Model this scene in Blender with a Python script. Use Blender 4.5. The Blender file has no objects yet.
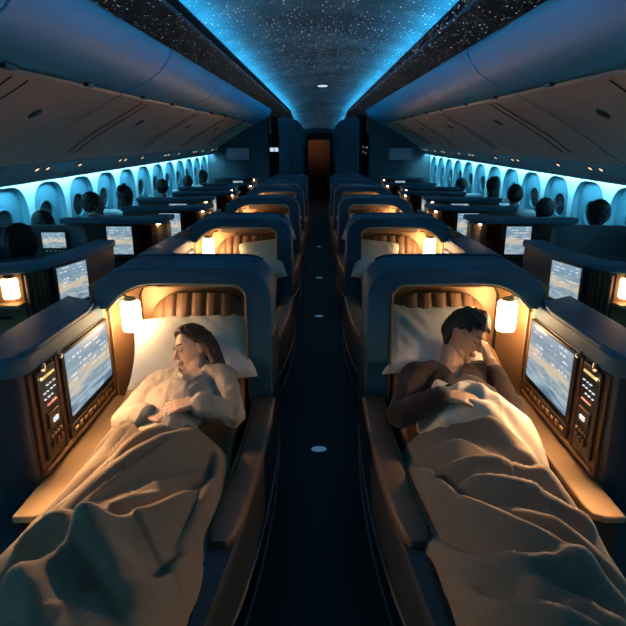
import bpy, bmesh, math, random
from mathutils import Vector, Matrix, noise
random.seed(7)
SC = bpy.context.scene
COL = SC.collection
H = 1.70
PI = math.pi
V = Vector

# ------------------------------------------------------------------ materials
def mat(name, color, rough=.5, metal=0., var=0., vscale=8., bump=0., bscale=60., emit=None, estr=0., sheen=0., spec=.5, coat=0.):
    m = bpy.data.materials.new(name); m.use_nodes = True
    nt = m.node_tree; b = nt.nodes['Principled BSDF']
    b.inputs['Base Color'].default_value = (*color, 1)
    b.inputs['Roughness'].default_value = rough
    b.inputs['Metallic'].default_value = metal
    b.inputs['Specular IOR Level'].default_value = spec
    b.inputs['Sheen Weight'].default_value = sheen
    b.inputs['Coat Weight'].default_value = coat
    tc = nt.nodes.new('ShaderNodeTexCoord')
    if var:
        n = nt.nodes.new('ShaderNodeTexNoise'); n.inputs['Scale'].default_value = vscale; n.inputs['Detail'].default_value = 4
        r = nt.nodes.new('ShaderNodeValToRGB')
        r.color_ramp.elements[0].position = .3; r.color_ramp.elements[1].position = .7
        r.color_ramp.elements[0].color = (*[c*(1-var) for c in color], 1)
        r.color_ramp.elements[1].color = (*[min(1, c*(1+var)) for c in color], 1)
        nt.links.new(tc.outputs['Object'], n.inputs['Vector']); nt.links.new(n.outputs['Fac'], r.inputs['Fac'])
        nt.links.new(r.outputs['Color'], b.inputs['Base Color'])
    if bump:
        n2 = nt.nodes.new('ShaderNodeTexNoise'); n2.inputs['Scale'].default_value = bscale; n2.inputs['Detail'].default_value = 3
        bp = nt.nodes.new('ShaderNodeBump'); bp.inputs['Strength'].default_value = bump; bp.inputs['Distance'].default_value = .01
        nt.links.new(tc.outputs['Object'], n2.inputs['Vector']); nt.links.new(n2.outputs['Fac'], bp.inputs['Height'])
        nt.links.new(bp.outputs['Normal'], b.inputs['Normal'])
    if emit:
        b.inputs['Emission Color'].default_value = (*emit, 1); b.inputs['Emission Strength'].default_value = estr
    return m

M = {}
M['shell'] = mat('shell_navy', (.018, .095, .165), .58, 0, .1, 5, .04, 200)
M['shell_dark'] = mat('shell_midnight', (.02, .035, .055), .5, 0, .1, 5)
M['bronze'] = mat('bronze_panel', (.36, .205, .105), .42, .35, .1, 4, .03, 150)
M['bronze_dark'] = mat('bronze_frame', (.10, .052, .032), .4, .3, .15, 6)
M['gold'] = mat('gold_trim', (.6, .42, .24), .3, .8)
M['wood'] = mat('dark_walnut', (.055, .03, .022), .4, 0, .3, 9)
M['leather'] = mat('tan_leather', (.27, .145, .08), .45, 0, .15, 7, .08, 120)
M['pad'] = mat('brown_pad', (.13, .085, .06), .5, 0, .1, 7, .05, 120)
M['ledge'] = mat('ledge_tan', (.42, .27, .145), .35, .2, .08, 5)
M['linen'] = mat('white_linen', (.80, .77, .72), .8, 0, .03, 9, .12, 90, sheen=.2)
M['linen_cream'] = mat('cream_linen', (.78, .70, .58), .8, 0, .04, 9, .12, 90, sheen=.2)
M['blanket'] = mat('taupe_blanket', (.235, .170, .118), .9, 0, .06, 14, .25, 320, sheen=.06)
M['blanket_b'] = mat('slate_taupe_blanket', (.205, .162, .125), .9, 0, .06, 14, .25, 320, sheen=.06)
M['robe'] = mat('cream_robe', (.46, .39, .31), .85, 0, .05, 12, .15, 260, sheen=.2)
M['sweater'] = mat('brown_sweater', (.032, .018, .017), .9, 0, .1, 20, .3, 300, sheen=.15)
M['skin_f'] = mat('skin_fair', (.70, .45, .33), .5, 0, .04, 14)
M['skin_m'] = mat('skin_tan', (.62, .375, .255), .5, 0, .05, 14)
M['lip'] = mat('lip', (.48, .19, .15), .45)
M['lip_m'] = mat('lip_tan', (.46, .23, .165), .5)
M['lash'] = mat('lash', (.03, .018, .012), .7)
M['hair_f'] = mat('hair_brown', (.085, .042, .024), .5, 0, .35, 30, .4, 120)
M['hair_m'] = mat('hair_dark', (.03, .017, .012), .5, 0, .35, 30, .4, 120)
M['dim_cloth'] = mat('dim_cloth', (.014, .018, .025), .9, 0, .2, 8, .2, 100)  # dimness of the window passengers put into the cloth colour
M['hair_p'] = mat('hair_silhouette', (.008, .008, .010), .7, spec=.2)  # near black: the passengers' silhouette darkness is in the colour
M['dim_skin'] = mat('skin_shade', (.16, .10, .075), .6)  # skin darkened in colour for the dim window seats
M['floor'] = mat('night_carpet', (.010, .014, .022), .55, 0, .3, 60, .25, 400)
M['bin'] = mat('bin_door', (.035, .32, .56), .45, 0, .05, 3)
M['bin_under'] = mat('bin_underside', (.66, .35, .25), .5, 0, .08, 3)
M['psu'] = mat('service_grey', (.20, .21, .23), .4, 0, .06, 4)
M['black'] = mat('black_plastic', (.008, .008, .009), .4)
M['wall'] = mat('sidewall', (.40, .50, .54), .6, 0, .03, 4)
M['recess'] = mat('sidewall_recess_shade', (.05, .15, .21), .6, 0, .05, 4)  # shade inside the arches put into a darker base colour
M['bulk'] = mat('bulkhead', (.03, .05, .07), .5, 0, .15, 3)
M['galley'] = mat('galley_blue', (.04, .08, .12), .45, 0, .1, 3)
M['glass'] = mat('window_night', (.012, .014, .018), .12, 0, 0)
M['lamp'] = mat('lamp_glow', (1, .9, .75), .5, emit=(1, .62, .30), estr=32)
M['lamp_n'] = mat('lamp_niche', (1, .9, .75), .5, emit=(1, .66, .34), estr=11)
M['column_fill'] = mat('column_fill_glow', (1, .9, .75), .5, emit=(1, .68, .36), estr=90)  # added source for lighting the bronze columns
M['cove'] = mat('cove_led', (.2, .6, .8), .5, emit=(.06, .50, .78), estr=30)
M['bin_fill'] = mat('bin_fill_strip', (.2, .5, .8), .5, emit=(.06, .45, .80), estr=30)  # added source that throws blue onto the bin doors
M['walllight'] = mat('wall_wash_led', (.5, .85, .9), .5, emit=(.20, .70, .90), estr=72)
M['spot'] = mat('warm_spot', (1, .8, .6), .5, emit=(1, .60, .34), estr=1.4)  # serves the overhead panel lenses and the added console fill spots
M['floorglow'] = mat('floor_reflection_glow', (.02, .04, .06), .9, spec=.0, emit=(.10, .28, .5), estr=.4)  # glow standing in for blurred reflections on the aisle floor
M['white_e'] = mat('lit_white', (.8, .85, .9), .5, emit=(.75, .9, 1), estr=.8)
M['amber_e'] = mat('lit_amber', (.9, .7, .3), .5, emit=(1, .72, .25), estr=.7)
M['red_e'] = mat('lit_red', (.8, .4, .3), .5, emit=(1, .35, .25), estr=.5)
M['curtain'] = mat('galley_curtain', (.30, .115, .05), .7, 0, .2, 10)

def star_mat(name, base, dens, cloud, cl_str):
    m = mat(name, base, .7, 0, .25, 2.5, spec=.1); nt = m.node_tree; b = nt.nodes['Principled BSDF']
    tc = nt.nodes.new('ShaderNodeTexCoord')
    v = nt.nodes.new('ShaderNodeTexVoronoi'); v.inputs['Scale'].default_value = dens
    nt.links.new(tc.outputs['Object'], v.inputs['Vector'])
    mr = nt.nodes.new('ShaderNodeMapRange'); mr.inputs['From Min'].default_value = .10; mr.inputs['From Max'].default_value = .30
    mr.inputs['To Min'].default_value = 1; mr.inputs['To Max'].default_value = 0
    nt.links.new(v.outputs['Distance'], mr.inputs['Value'])
    sep = nt.nodes.new('ShaderNodeSeparateColor'); nt.links.new(v.outputs['Color'], sep.inputs[0])
    pw = nt.nodes.new('ShaderNodeMath'); pw.operation = 'POWER'; pw.inputs[1].default_value = 3.
    nt.links.new(sep.outputs[0], pw.inputs[0])
    mu = nt.nodes.new('ShaderNodeMath'); mu.operation = 'MULTIPLY'
    nt.links.new(mr.outputs[0], mu.inputs[0]); nt.links.new(pw.outputs[0], mu.inputs[1])
    m2 = nt.nodes.new('ShaderNodeMath'); m2.operation = 'MULTIPLY'; m2.inputs[1].default_value = 2.2
    nt.links.new(mu.outputs[0], m2.inputs[0])
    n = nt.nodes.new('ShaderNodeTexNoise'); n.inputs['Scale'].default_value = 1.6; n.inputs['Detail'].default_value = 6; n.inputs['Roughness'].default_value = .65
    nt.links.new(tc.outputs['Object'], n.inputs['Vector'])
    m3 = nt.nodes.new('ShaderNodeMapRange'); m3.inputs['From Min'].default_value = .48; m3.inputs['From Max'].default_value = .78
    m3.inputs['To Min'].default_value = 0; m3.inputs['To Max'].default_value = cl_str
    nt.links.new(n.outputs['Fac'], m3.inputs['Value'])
    mx = nt.nodes.new('ShaderNodeMix'); mx.data_type = 'RGBA'
    mx.inputs['A'].default_value = (*cloud, 1); mx.inputs['B'].default_value = (.75, .88, 1, 1)
    ad = nt.nodes.new('ShaderNodeMath'); ad.operation = 'ADD'
    nt.links.new(m2.outputs[0], ad.inputs[0]); nt.links.new(m3.outputs[0], ad.inputs[1])
    nt.links.new(mu.outputs[0], mx.inputs['Factor'])
    nt.links.new(mx.outputs['Result'], b.inputs['Emission Color'])
    nt.links.new(ad.outputs[0], b.inputs['Emission Strength'])
    return m
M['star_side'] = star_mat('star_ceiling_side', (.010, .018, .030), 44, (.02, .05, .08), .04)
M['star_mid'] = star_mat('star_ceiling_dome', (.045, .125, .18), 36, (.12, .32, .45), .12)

def screen_mat(name, seed, strength):
    """flight-map display: cloud bands with a warm streak and rows of small white lettering-like strokes"""
    m = bpy.data.materials.new(name); m.use_nodes = True
    nt = m.node_tree; b = nt.nodes['Principled BSDF']; N = nt.nodes.new; Lk = nt.links.new
    b.inputs['Base Color'].default_value = (.01, .01, .012, 1); b.inputs['Roughness'].default_value = .25
    tc = N('ShaderNodeTexCoord'); sx = N('ShaderNodeSeparateXYZ'); Lk(tc.outputs['UV'], sx.inputs[0])
    def math_(op, a, bb=None):
        n = N('ShaderNodeMath'); n.operation = op
        for i, q in enumerate((a, bb)):
            if q is None: continue
            if isinstance(q, (int, float)): n.inputs[i].default_value = q
            else: Lk(q, n.inputs[i])
        return n.outputs[0]
    u, v = sx.outputs[0], sx.outputs[1]
    mp = N('ShaderNodeMapping'); mp.inputs['Scale'].default_value = (1.6, 7, 1); mp.inputs['Location'].default_value = (seed*3.7, seed*1.3, 0)
    mp.inputs['Rotation'].default_value = (0, 0, .12)
    Lk(tc.outputs['UV'], mp.inputs['Vector'])
    nz = N('ShaderNodeTexNoise'); nz.inputs['Scale'].default_value = 1.5; nz.inputs['Detail'].default_value = 6; Lk(mp.outputs[0], nz.inputs['Vector'])
    w = math_('ADD', v, math_('MULTIPLY', math_('SUBTRACT', nz.outputs['Fac'], .5), .75))
    rp = N('ShaderNodeValToRGB'); cr = rp.color_ramp; Lk(w, rp.inputs['Fac'])
    stops = [(0, (.10, .19, .28)), (.16, (.42, .55, .62)), (.27, (.20, .31, .40)), (.40, (.52, .55, .52)), (.5, (.72, .53, .33)), (.57, (.42, .48, .5)), (.72, (.19, .31, .41)), (1, (.23, .38, .5))]
    cr.elements[0].position, cr.elements[0].color = stops[0][0], (*stops[0][1], 1)
    cr.elements[1].position, cr.elements[1].color = stops[-1][0], (*stops[-1][1], 1)
    for p, c in stops[1:-1]:
        e = cr.elements.new(p); e.color = (*c, 1)
    # strokes
    rows = 11
    fl = math_('FLOOR', math_('MULTIPLY', v, rows)); fr = math_('FRACT', math_('MULTIPLY', v, rows))
    band = math_('MULTIPLY', math_('GREATER_THAN', fr, .32), math_('LESS_THAN', fr, .66))
    cmb = N('ShaderNodeCombineXYZ'); Lk(math_('MULTIPLY', u, 26), cmb.inputs[0]); Lk(math_('ADD', math_('MULTIPLY', fl, 7.31), seed*11.), cmb.inputs[1])
    n2 = N('ShaderNodeTexNoise'); n2.inputs['Scale'].default_value = 1; n2.inputs['Detail'].default_value = 1; Lk(cmb.outputs[0], n2.inputs['Vector'])
    c2 = N('ShaderNodeCombineXYZ'); Lk(math_('MULTIPLY', u, 3.), c2.inputs[0]); Lk(math_('ADD', math_('MULTIPLY', fl, 3.17), seed*5.), c2.inputs[1])
    n3 = N('ShaderNodeTexNoise'); n3.inputs['Scale'].default_value = 1; Lk(c2.outputs[0], n3.inputs['Vector'])
    ink = math_('MULTIPLY', math_('GREATER_THAN', n2.outputs['Fac'], .46), math_('GREATER_THAN', n3.outputs['Fac'], .5))
    ink = math_('MULTIPLY', math_('MULTIPLY', ink, band), math_('GREATER_THAN', v, .44))
    ink = math_('MULTIPLY', ink, math_('MULTIPLY', math_('GREATER_THAN', u, .07), math_('LESS_THAN', u, .92)))
    mx = N('ShaderNodeMix'); mx.data_type = 'RGBA'; Lk(math_('MULTIPLY', ink, .8), mx.inputs['Factor'])
    Lk(rp.outputs[0], mx.inputs['A']); mx.inputs['B'].default_value = (.9, .95, 1, 1)
    Lk(mx.outputs['Result'], b.inputs['Emission Color']); b.inputs['Emission Strength'].default_value = strength
    return m
M['screens'] = [screen_mat('flight_map_%d' % i, i + 1, .95) for i in range(4)]

# ------------------------------------------------------------------ helpers
def to_obj(name, me, m=None, parent=None, smooth=True, bevel=0., subsurf=0, seg=2):
    o = bpy.data.objects.new(name, me); COL.objects.link(o)
    if m is not None and not me.materials: me.materials.append(m)
    if parent: o.parent = parent
    if smooth:
        for p in me.polygons: p.use_smooth = True
    if bevel:
        b = o.modifiers.new('bevel', 'BEVEL'); b.width = bevel; b.segments = seg; b.limit_method = 'ANGLE'; b.angle_limit = math.radians(40)
        b.harden_normals = False
    if subsurf:
        s = o.modifiers.new('sub', 'SUBSURF'); s.levels = subsurf; s.render_levels = subsurf
    if smooth and not subsurf:
        w = o.modifiers.new('wn', 'WEIGHTED_NORMAL'); w.keep_sharp = True
        try: me.set_sharp_from_angle(angle=math.radians(50))
        except Exception: pass
    return o

def fin(name, bm, m=None, parent=None, **k):
    bmesh.ops.recalc_face_normals(bm, faces=bm.faces[:])
    me = bpy.data.meshes.new(name); bm.to_mesh(me); bm.free()
    return to_obj(name, me, m, parent, **k)

def box(bm, x0, x1, y0, y1, z0, z1):
    x0, x1 = min(x0, x1), max(x0, x1)
    r = bmesh.ops.create_cube(bm, size=1)
    for v in r['verts']:
        v.co = V(((x0+x1)/2 + v.co.x*(x1-x0), (y0+y1)/2 + v.co.y*(y1-y0), (z0+z1)/2 + v.co.z*(z1-z0)))
    return r['verts']

def boxo(name, x0, x1, y0, y1, z0, z1, m, parent=None, bevel=.006, **k):
    bm = bmesh.new(); box(bm, x0, x1, y0, y1, z0, z1)
    return fin(name, bm, m, parent, bevel=bevel, **k)

def loft(bm, rings, cap=True, closed=True):
    vs = [[bm.verts.new(p) for p in r] for r in rings]
    n = len(rings[0])
    for a, b in zip(vs, vs[1:]):
        for i in range(n if closed else n-1):
            j = (i+1) % n
            try: bm.faces.new((a[i], a[j], b[j], b[i]))
            except ValueError: pass
    if cap and closed:
        bm.faces.new(vs[0]); bm.faces.new(list(reversed(vs[-1])))
    return vs

def prism(bm, pts, d):
    """closed polygon pts (3D) extruded by vector d"""
    d = V(d); a = [V(p) for p in pts]
    loft(bm, [a, [p + d for p in a]])

def tube(bm, pts, r, seg=8, cap=True):
    pts = [V(p) for p in pts]; rings = []
    up = V((0, 0, 1))
    for i, p in enumerate(pts):
        t = (pts[min(i+1, len(pts)-1)] - pts[max(i-1, 0)]).normalized()
        s = t.cross(up)
        if s.length < .05: s = t.cross(V((0, 1, 0)))
        s.normalize(); u = s.cross(t).normalized()
        rr = r[i] if isinstance(r, (list, tuple)) else r
        rings.append([p + s*math.cos(2*PI*k/seg)*rr + u*math.sin(2*PI*k/seg)*rr for k in range(seg)])
    loft(bm, rings, cap)

def arc(cx, cz, r, a0, a1, n=6):
    return [(cx + r*math.cos(math.radians(a0 + (a1-a0)*i/n)), cz + r*math.sin(math.radians(a0 + (a1-a0)*i/n))) for i in range(n+1)]

def empty(name, loc=(0, 0, 0), rz=0.):
    o = bpy.data.objects.new(name, None); COL.objects.link(o); o.location = loc; o.rotation_euler = (0, 0, rz)
    o.empty_display_size = .1
    return o

def tag(o, label=None, cat=None, group=None, kind=None):
    if label: o['label'] = label
    if cat: o['category'] = cat
    if group: o['group'] = group
    if kind: o['kind'] = kind
    return o

def dup(o, parent=None):
    c = o.copy(); COL.objects.link(c)
    if parent: c.parent = parent
    for ch in list(o.children): dup(ch, c)
    return c

def reroot(root, loc):
    """move an empty's origin: children were modelled in world space, root set at loc keeps them in place"""
    root.location = loc
    for ch in root.children: ch.location = ch.location - V(loc)

def quad_uv(name, p00, p10, p11, p01, m, parent):
    me = bpy.data.meshes.new(name); me.from_pydata([p00, p10, p11, p01], [], [(0, 1, 2, 3)])
    uv = me.uv_layers.new(name='UVMap')
    for i, c in enumerate(((0, 0), (1, 0), (1, 1), (0, 1))): uv.data[i].uv = c
    me.materials.append(m)
    o = bpy.data.objects.new(name, me); COL.objects.link(o)
    if parent: o.parent = parent
    return o

# ------------------------------------------------------------------ cabin: floor, sidewalls, ceiling
SL = .0197
YE = 14.2
def tz(y): return SL*max(y, -2) if y < YE else SL*YE - .06*(y - YE)

bm = bmesh.new(); box(bm, -3, 3, -1.4, 20.6, -.06, 0)
tag(fin('floor', bm, M['floor'], smooth=False), kind='structure')

WX = 2.76
PITCH, WY0, NW = .78, 3.32, 14      # first bay centre
def sidewall(s, nm):
    bm = bmesh.new()
    z0, z1 = .0, 1.37
    n = 40
    def face(vs):
        try: bm.faces.new(vs)
        except ValueError: pass
    def add(p): return bm.verts.new((s*p[0], p[1], p[2] + tz(p[1])))
    # plain wall before the first bay and after the last
    ya, yb = WY0 - PITCH/2, WY0 + (NW-.5)*PITCH
    for a, b in ((-1.4, ya), (yb, 20.6)):
        face([add((WX, a, z0)), add((WX, b, z0)), add((WX, b, z1)), add((WX, a, z1))])
    for k in range(NW):
        yc = WY0 + k*PITCH
        arch, outer, inner, oval = [], [], [], []
        for i in range(n):
            t = 2*PI*i/n; c, q = math.cos(t), math.sin(t)
            # arch: tall rounded-top recess leaning slightly, superellipse
            e = .62
            ax = math.copysign(abs(c)**e, c)*.335; az = math.copysign(abs(q)**e, q)
            az = az*.31 if q > 0 else az*.34
            ay = yc + ax*(1 - .10*max(0, q)) ; azz = .97 + az
            arch.append((WX, ay, azz))
            inner.append((WX + .055, yc + ax*.92, .97 + az*.94))
            oval.append((WX + .055, yc + .145*c, .955 + .13*q))
            # outer rectangle by radial projection
            hw, hu, hd = PITCH/2, z1 - .97, .97 - z0
            kx = hw/abs(c) if abs(c) > 1e-6 else 1e9
            kz = (hu if q > 0 else hd)/abs(q) if abs(q) > 1e-6 else 1e9
            kk = min(kx, kz); outer.append((WX, yc + c*kk, .97 + q*kk))
        O = [add(p) for p in outer]; A = [add(p) for p in arch]; I = [add(p) for p in inner]; W = [add(p) for p in oval]
        W2 = [add((p[0] + .03, p[1], p[2])) for p in oval]
        for i in range(n):
            j = (i+1) % n
            face((O[i], O[j], A[j], A[i])); 
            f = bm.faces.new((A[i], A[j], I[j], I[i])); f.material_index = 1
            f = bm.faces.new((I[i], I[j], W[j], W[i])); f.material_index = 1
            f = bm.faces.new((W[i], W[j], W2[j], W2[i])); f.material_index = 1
        # corners of the outer rectangle
        for cy, cz in ((hw, hu), (-hw, hu), (-hw, -hd), (hw, -hd)):
            t = math.atan2(cz, cy) % (2*PI); i = int(t/(2*PI)*n) % n; j = (i+1) % n
            face((O[i], O[j], add((WX, yc + cy, .97 + cz))))
    me = bpy.data.meshes.new(nm)
    bmesh.ops.remove_doubles(bm, verts=bm.verts[:], dist=.0005)
    bmesh.ops.recalc_face_normals(bm, faces=bm.faces[:])
    bm.to_mesh(me); bm.free()
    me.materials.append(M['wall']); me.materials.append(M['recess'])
    o = to_obj(nm, me, None, None, smooth=False); tag(o, kind='structure')
    return o
wn = 1
for s, nm in ((-1, 'wall_left'), (1, 'wall_right')):
    sidewall(s, nm)
    for k in range(NW):
        yc = WY0 + k*PITCH; zc = .955 + tz(yc)
        r = empty('window_%d' % wn, (s*(WX + .055), yc, zc)); tag(r, kind='structure'); wn += 1
        bm = bmesh.new(); n = 32
        rings = []
        for (ra, dx) in ((.135, 0), (.147, -.006), (.158, -.004), (.160, .004), (.135, .02)):
            rings.append([(s*dx, ra*1.08*math.cos(2*PI*i/n), ra*.92*math.sin(2*PI*i/n)) for i in range(n)])
        loft(bm, rings, cap=False); fin('window_frame', bm, M['recess'], r)
        bm = bmesh.new(); loft(bm, [[(s*.016, .150*math.cos(2*PI*i/n), .132*math.sin(2*PI*i/n)) for i in range(n)], [(s*.022, .150*math.cos(2*PI*i/n), .132*math.sin(2*PI*i/n)) for i in range(n)]])
        fin('window_pane', bm, M['glass'], r)

# ceiling: shallow dome down the middle, flat star panels to the bins, level over the galley
def strip_mesh(nm, prof, y0, y1, m, ny=16, kind='structure'):
    bm = bmesh.new()
    rings = [[(a, y0 + (y1-y0)*k/ny, z + tz(y0 + (y1-y0)*k/ny)) for a, z in prof] for k in range(ny+1)]
    loft(bm, rings, cap=False, closed=False)
    me = bpy.data.meshes.new(nm); bm.to_mesh(me); bm.free()
    o = to_obj(nm, me, m, None, smooth=True)
    return tag(o, kind=kind)
dome = [(-.80, 2.33)] + [(-.80 + 1.60*i/24, 2.45 + .09*(1 - (abs(-.80 + 1.60*i/24)/.80)**2.2)) for i in range(25)] + [(.80, 2.33)]
strip_mesh('ceiling', dome, -1.4, 20.5, M['star_mid'], 42)
for s, nm in ((-1, 'ceiling_left'), (1, 'ceiling_right')):
    strip_mesh(nm, [(s*.81, 2.335), (s*.715, 2.333), (s*.712, 2.352), (s*.70, 2.352), (s*.70, 2.300), (s*.708, 2.300), (s*.710, 2.328), (s*.74, 2.328), (s*.76, 2.318), (s*.9, 2.320), (s*1.14, 2.335), (s*1.5, 2.345), (s*2.9, 2.36)], -1.4, 20.5, M['star_side'], 42)
tn = 1
for s in (-1, 1):
    # light cove beside the dome
    bm = bmesh.new()
    pr = [(s*.735, 2.338), (s*.77, 2.338), (s*.77, 2.348), (s*.735, 2.348)]
    loft(bm, [[(a, y, z + tz(y)) for a, z in pr] for y in (-1.4, 5, 10, YE, 20.4)])
    tag(fin('trim_%d' % tn, bm, M['cove'], smooth=False), kind='structure'); tn += 1
    # added bin fill strip in a channel on the outer side of the same lip
    bm = bmesh.new()
    pr = [(s*.7105, 2.312), (s*.7165, 2.312), (s*.7165, 2.326), (s*.7105, 2.326)]
    loft(bm, [[(a, y, z + tz(y)) for a, z in pr] for y in (-1.4, 5, 10, YE - .5)])
    tag(fin('trim_%d' % tn, bm, M['bin_fill'], smooth=False), kind='structure'); tn += 1
    # wall-wash strip under the lip of the service panels
    bm = bmesh.new()
    pr = [(s*2.645, 1.350), (s*2.70, 1.350), (s*2.70, 1.358), (s*2.645, 1.358)]
    loft(bm, [[(a, y, z + tz(y)) for a, z in pr] for y in (-1.0, 5, 10, YE - .05)])
    tag(fin('trim_%d' % tn, bm, M['walllight'], smooth=False), kind='structure'); tn += 1

# rear and front walls
bm = bmesh.new(); box(bm, -3, 3, -1.5, -1.4, 0, 2.6); tag(fin('wall_back', bm, M['bulk'], smooth=False), kind='structure')
bm = bmesh.new(); box(bm, -3.0, 3.0, 20.5, 20.6, 0, 2.9); tag(fin('wall_front', bm, M['bulk'], smooth=False), kind='structure')
for s, nm in ((-1, 'wall_bulkhead_left'), (1, 'wall_bulkhead_right')):
    bm = bmesh.new(); box(bm, s*1.24, s*2.84, 13.95, 14.03, 0, 2.60)
    tag(fin(nm, bm, M['bulk'], bevel=.01), kind='structure')

for s, side in ((-1, 'left'), (1, 'right')):
    g = empty('galley_unit', (s*.7, 13.75, 0))
    tag(g, 'tall dark blue galley cabinet wall on the %s of the far aisle end' % side, 'galley cabinet')
    # tall block whose aisle edge slopes in towards the ceiling
    bm = bmesh.new()
    pts = [(.40, 0), (.98, 0), (.98, 2.43), (.70, 2.43), (.52, 2.37), (.43, 2.28), (.40, 2.18)]
    prism(bm, [(s*a - s*.7, 0, z) for a, z in pts], (0, 2.5, 0)); fin('cabinet_body', bm, M['galley'], g, bevel=.015)
    for i, (a0, a1) in enumerate(((.46, .68), (.70, .94))):
        bm = bmesh.new(); box(bm, s*(a0-.7), s*(a1-.7), -.014, .0, .25, 2.12); d = fin('cabinet_door', bm, M['galley'], g, bevel=.006)
        bm = bmesh.new(); box(bm, s*((a0 if i else a1-.03)-.7), s*((a0+.03 if i else a1)-.7), -.026, -.014, 1.0, 1.12); fin('latch', bm, M['black'], d, bevel=.003)
    # dark doorway pocket between bulkhead and galley block
    bm = bmesh.new(); box(bm, s*.98, s*1.24, 14.9, 14.98, 0, 2.55); tag(fin('door_%d' % (1 if s < 0 else 2), bm, M['black'], smooth=False), kind='structure')
# lit exit-style sign in the left pocket: two little glowing squares
bm = bmesh.new(); box(bm, -.395, .395, 19.2, 19.3, 2.02, 2.24); tag(fin('trim_%d' % tn, bm, M['black'], smooth=False), kind='structure'); tn += 1  # added header beam that hides the curtain's fill lamp
e = empty('door_sign', (-1.10, 13.86, 1.70)); tag(e, 'small lit sign with two pale squares on the dark left doorway by the galley', 'sign')
bm = bmesh.new(); box(bm, -.12, .12, -.02, .03, -.07, .07); fin('sign_case', bm, M['black'], e, bevel=.006)
for x in (-.055, .055):
    bm = bmesh.new(); box(bm, x-.045, x+.045, -.026, -.02, -.045, .045); fin('lit_square', bm, M['white_e'], e, bevel=.003)
e = empty('door_sign', (1.12, 13.86, 1.70)); tag(e, 'dark panel with tiny red and white lights on the right doorway by the galley', 'control panel')
bm = bmesh.new(); box(bm, -.09, .09, -.02, .03, -.12, .10); fin('panel_case', bm, M['black'], e, bevel=.006)
for x, z, k in ((-.03, .06, 'red_e'), (.05, .05, 'white_e'), (-.04, -.05, 'red_e'), (.02, -.08, 'red_e')):
    bm = bmesh.new(); box(bm, x-.012, x+.012, -.025, -.02, z-.012, z+.012); fin('indicator', bm, M[k], e, bevel=.002)
for s, side in ((-1, 'left'), (1, 'right')):
    g = empty('wall_monitor', (s*2.0, 13.94, 1.60)); tag(g, 'dim framed monitor hung on the %s front bulkhead' % side, 'monitor')
    bm = bmesh.new(); box(bm, -.30, .30, -.03, 0, -.17, .17); fin('frame', bm, M['shell_dark'], g, bevel=.008)
    bm = bmesh.new(); box(bm, -.27, .27, -.034, -.03, -.14, .14); fin('display', bm, mat('dim_monitor_' + side, (.03, .05, .08), .3, emit=(.05, .12, .2), estr=.15), g, bevel=.002)
# warm curtain panel and an added lamp that lights it at the far end of the aisle
g = empty('galley_curtain', (0, 20.3, 0)); tag(g, 'warm brown curtain lit by an added lamp at the far end of the aisle', 'curtain')
bm = bmesh.new()
loft(bm, [[(-.39 + .78*i/48, .03*math.sin(i*1.15), z) for i in range(49)] for z in (.02, 2.1)], cap=False, closed=False)
me = fin('curtain_cloth', bm, M['curtain'], g); me.modifiers.new('thick', 'SOLIDIFY').thickness = .006
bm = bmesh.new(); tube(bm, [(-.4, 0, 2.12), (.4, 0, 2.12)], .012); fin('curtain_rail', bm, M['gold'], g)
g = empty('fill_lamp', (-.10, 19.85, 2.25)); tag(g, 'small warm downlight added to light the curtain at the far aisle end', 'light')
bm = bmesh.new(); loft(bm, [[(.06*math.cos(2*PI*i/20), .06*math.sin(2*PI*i/20), z) for i in range(20)] for z in (-.03, 0)]); fin('housing', bm, M['gold'], g)
bm = bmesh.new(); loft(bm, [[(.05*math.cos(2*PI*i/20), .05*math.sin(2*PI*i/20), z) for i in range(20)] for z in (-.034, -.03)]); fin('lens', bm, M['lamp'], g)
g = empty('ceiling_light', (.06, 9.6, 2.54 + tz(9.6))); tag(g, 'small oval light set in the middle of the star ceiling', 'light')
bm = bmesh.new(); loft(bm, [[(.10*math.cos(2*PI*i/24), .16*math.sin(2*PI*i/24), z) for i in range(24)] for z in (-.025, .02)]); fin('bezel', bm, M['galley'], g)
bm = bmesh.new(); loft(bm, [[(.08*math.cos(2*PI*i/24), .13*math.sin(2*PI*i/24), z) for i in range(24)] for z in (-.03, -.02)]); fin('lens', bm, M['white_e'], g)

# ------------------------------------------------------------------ overhead bins
BINL = 2.1
UP = [(1.095, 2.335), (1.10, 2.295), (1.135, 2.235), (1.19, 2.17), (1.27, 2.115), (1.36, 2.07), (1.44, 2.043), (1.495, 2.028)]
UN = [(1.50, 2.012), (1.58, 1.965), (1.84, 1.83), (2.05, 1.715), (2.26, 1.575), (2.42, 1.49)]
def bin_part(bm, prof, back, s, y0, y1, nose=False):
    ring0 = prof + back
    rings = []
    if not nose:
        ys = [(y0 + (y1-y0)*k/6, 1.) for k in range(7)]
    else:
        ys = [(y0, 1.)] + [(y0 + (y1-y0)*t, math.sqrt(max(0, 1 - ((t-.45)/.55)**2)) if t > .45 else 1.) for t in (.3, .45, .6, .72, .82, .9, .95, .985)]
    for y, k in ys:
        rings.append([(s*(2.55 + (a-2.55)*(.25 + .75*k)), y, 2.2 + (z-2.2)*(.5 + .5*k) + SL*y) for a, z in ring0])
    loft(bm, rings)
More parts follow.
